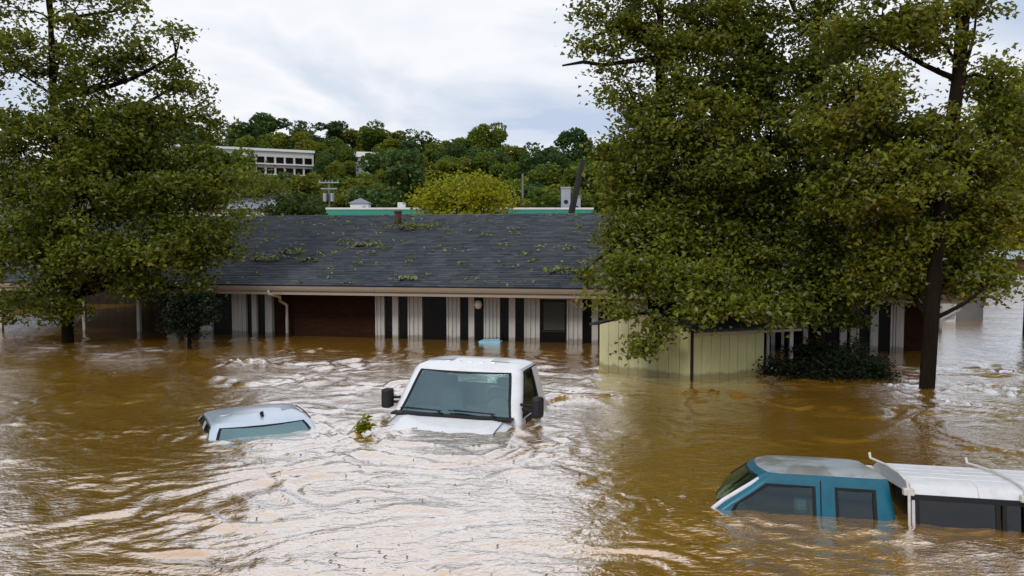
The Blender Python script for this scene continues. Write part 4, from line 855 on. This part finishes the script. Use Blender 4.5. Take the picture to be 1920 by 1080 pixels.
fe = tag(empty('added_fence', (-26, 37.5, 0), R(-6)), 'dark board fence added behind the carport to darken the view through it', 'fence')  # added as a dark backdrop; raised to keep sky out of the water's reflection
for i in range(46):
    box('board', i * 0.45, i * 0.45 + 0.43, 0, 0.04, -1.4, 2.2 + 0.05 * ((i * 7) % 3), M['dark_wood'], fe)

# hillside wood: each tree its own object, a few crowns shared
def hill_crown(seed, h, w, n, lm):
    r = np.random.default_rng(seed); P = []
    for i in range(26):
        a = r.random() * 6.28; hh = 0.28 + 0.62 * r.random(); k = w * 0.62 * math.sqrt(max(0.03, 1 - ((hh - 0.55) / 0.5) ** 2)) * (0.5 + 0.5 * r.random())
        c = np.array([math.cos(a) * k, math.sin(a) * k, hh * h]); rr = w * (0.20 + 0.17 * r.random())
        d = r.normal(size=(n // 26, 3)); d /= np.linalg.norm(d, axis=1)[:, None]
        P.append(c + d * rr * (0.55 + 0.45 * r.random((n // 26, 1)) ** 0.5) * np.array([1, 1, 0.8]))
    V, F = leaf_quads(np.concatenate(P), 0.48, r, up=0.4, aspect=0.75); return big_mesh('crown', V, F, lm)
kinds = [(hill_crown(60 + i, hh, ww, 4800, M[lm]), big) for i, (hh, ww, lm, big) in enumerate([(11, 4.6, 'leaf_hill', 11), (9.5, 4.8, 'leaf_hill', 9.5), (12.5, 4.4, 'leaf_hill_b', 12.5), (8.5, 4.2, 'leaf_hill_c', 8.5), (10.5, 5.2, 'leaf_hill_b', 10.5), (9.5, 4.4, 'leaf_hill_c', 9.5)])]
tm = MB().tube([(0, 0, -0.5), (0.05, 0, 2), (0, 0.1, 6.5)], [0.26, 0.2, 0.08], 6); tme = tm.build('trunk', M['bark']); trunk_me = tme.data; bpy.data.objects.remove(tme)
desc = ['green broadleaf tree in the wood on the hillside', 'broad green tree in the wood on the hillside', 'tall dark blue green tree in the wood on the hillside', 'small olive tree in the wood on the hillside', 'wide dark green tree in the wood on the hillside', 'yellowish olive tree in the wood on the hillside']
r = np.random.default_rng(5); y = 93.0; cnt = 0
while y < 206:
    stepx = 6.2 + (0.012 * y if y < 150 else 0.6)
    for k in np.arange(-0.47 * y, 0.62 * y, stepx):
        x = k + r.normal() * 1.6; yy = y + r.normal() * 1.8
        px = 960 + x / yy * FPX
        if px > 1160 and r.random() < 0.45: continue
        if abs(yy - 146) < 7 and 300 < px < 600: continue
        if 128 < yy < 146 and 455 < px < 615: continue
        if 140 < yy < 166 and 655 < px < 722: continue
        j = int(r.integers(0, 6)); s = (0.72 + 0.45 * r.random()) * (0.92 if yy > 180 else 1.0)
        if 455 < px < 615 and yy < 140: s *= min(1.0, (at(px, 336, yy).z - float(terrain(np.array(x), np.array(yy)))) / 14)
        if 645 < px < 728 and yy < 160: s *= min(1.0, (at(px, 312, yy).z - float(terrain(np.array(x), np.array(yy)))) / 13)
        if s < 0.3: continue
        o = empty('hillside_tree', (x, yy, float(terrain(np.array(x), np.array(yy))) - 0.1), r.random() * 6.28); o.scale = (s * 1.2, s * 1.2, s * (0.9 + 0.25 * r.random()))
        tag(o, desc[j], 'tree', 'trees of the wooded hill: ' + ['green', 'broad', 'tall dark', 'small olive', 'wide dark', 'yellowish'][j])
        link('trunk', trunk_me, o); link('crown', kinds[j][0], o); cnt += 1
    y += 8.0 + 0.01 * y
for px, yy, topy in ((612, 147, 288), (632, 150, 270), (648, 156, 276), (625, 140, 305), (642, 143, 300), (725, 150, 275), (600, 120, 338), (628, 108, 352), (640, 132, 325), (575, 112, 324), (540, 118, 320), (505, 114, 318), (700, 128, 322), (735, 122, 312), (668, 118, 332), (470, 112, 330), (690, 108, 345), (655, 100, 362), (600, 98, 366), (740, 100, 360)):
    p = grounded(px, yy); j = int(r.integers(0, 6)); sc_ = (at(px, topy, yy).z - p.z) / kinds[j][1]
    o = empty('hillside_tree', p, r.random() * 6.28); o.scale = (max(sc_, 0.75) * 0.9, max(sc_, 0.75) * 0.9, sc_)
    tag(o, desc[j], 'tree', 'trees of the wooded hill: ' + ['green', 'broad', 'tall dark', 'small olive', 'wide dark', 'yellowish'][j]); link('trunk', trunk_me, o); link('crown', kinds[j][0], o)

# ------------------------------------------------------------------ storm litter
def sprig(name, pos, size, n, seed, label, lm, up=0.1, twig=True, flat=0.4):
    r = np.random.default_rng(seed); root = empty(name, pos)
    P = r.normal(size=(n, 3)) * np.array([size, size * 0.5, size * flat * 0.5]); P[:, 2] = np.abs(P[:, 2]) + up
    V, F = leaf_quads(P, 0.13, r); link('leaves', big_mesh('leaves', V, F, lm), root)
    m = MB()
    for i in range(5): m.tube(bend((-size, 0, up * 0.5), tuple(P[i]), r, 0.1, 4), [0.014, 0.01, 0.008, 0.004], 5)
    m.build('twig', M['bark'], root); return tag(root, label, 'branch', 'torn branches')
def on_roof(px, py):
    rr = ray(px, py); o = Vector((0, 0, CAMH)); P0 = HO + ey * (-OV) + Vector((0, 0, EZ)); s = (ey * sdir.y + Vector((0, 0, sdir.z))); n = ex.cross(s)
    t = (P0 - o).dot(n) / rr.dot(n); return o + rr * t
for i, (px, py, sz, n, lab) in enumerate(((778, 432, 0.42, 70, 'torn leafy branch lying by the brown vent pipe on the roof'), (686, 463, 0.26, 34, 'small yellow green sprig lying on the middle of the roof'), (500, 490, 0.30, 30, 'flat pale sprig on the roof near the left tree'), (552, 478, 0.30, 34, 'loose green sprig on the roof above the downspout'), (764, 527, 0.18, 18, 'tiny sprig caught at the gutter edge above the bays'), (1062, 515, 0.36, 46, 'green sprig lying on the roof close to the right tree'), (585, 492, 0.2, 16, 'thin sprig on the roof right of the downspout'))):
    sprig('torn_branch', on_roof(px, py), sz * 1.25, int(n * 1.5), 80 + i, lab, M['dry_leaf'] if i not in (0,) else M['leaf_yellow'], 0.05, flat=0.5)
sprig('torn_branch', on(683, 812), 0.06, 40, 95, 'leafy green branch sticking out of the water left of the white truck', M['leaf_yellow'], 0.02, flat=3.0)
# single leaves strewn over the roof
r = np.random.default_rng(9); P = []
for _ in range(560):
    u = UL + (UR - UL) * r.random(); s = SL * r.random(); q = HO + ex * u + ey * (-OV + sdir.y * s) + Vector((0, 0, EZ + sdir.z * s + 0.04)); P.append(tuple(q))
    if r.random() < 0.25:
        for _ in range(4): P.append(tuple(q + ex * r.normal() * 0.15 + (ey * sdir.y + Vector((0, 0, sdir.z))) * r.normal() * 0.12))
V, F = leaf_quads(np.array(P), 0.14, r, up=1.2)
tag(link('fallen_leaves', big_mesh('fallen_leaves', V, F, M['dry_leaf'])), 'single pale leaves strewn over the grey shingle roof', 'leaves', kind='stuff')
fb = tag(empty('foam_board', on(920, 642), R(-12)), 'light blue board floating before the white window bays', 'board')
box('slab', -0.32, 0.32, -0.16, 0.16, -0.03, 0.05, M['foam_blue'], fb, 0.015); b2 = box('edge', -0.22, 0.26, -0.10, 0.08, 0.052, 0.09, M['foam_blue'], fb, 0.01); b2.rotation_euler = (0, 0, 0.3)

# twigs, bark and leaves drifting on the current
r = np.random.default_rng(77); P = []
for _ in range(150):
    x, y = r.normal(-0.9, 2.6), 6.4 + 13 * r.random() ** 1.6; P.append((x, y, 0.0))
P = np.array(P); P[:, 2] = waves(P[:, 0], P[:, 1]) + 0.006
V, F = leaf_quads(P, 0.05, r, up=2.5, aspect=0.3)
tag(link('floating_litter', big_mesh('floating_litter', V, F, M['bark_pale'])), 'dark bits of bark and leaves drifting on the brown water', 'litter', kind='stuff')
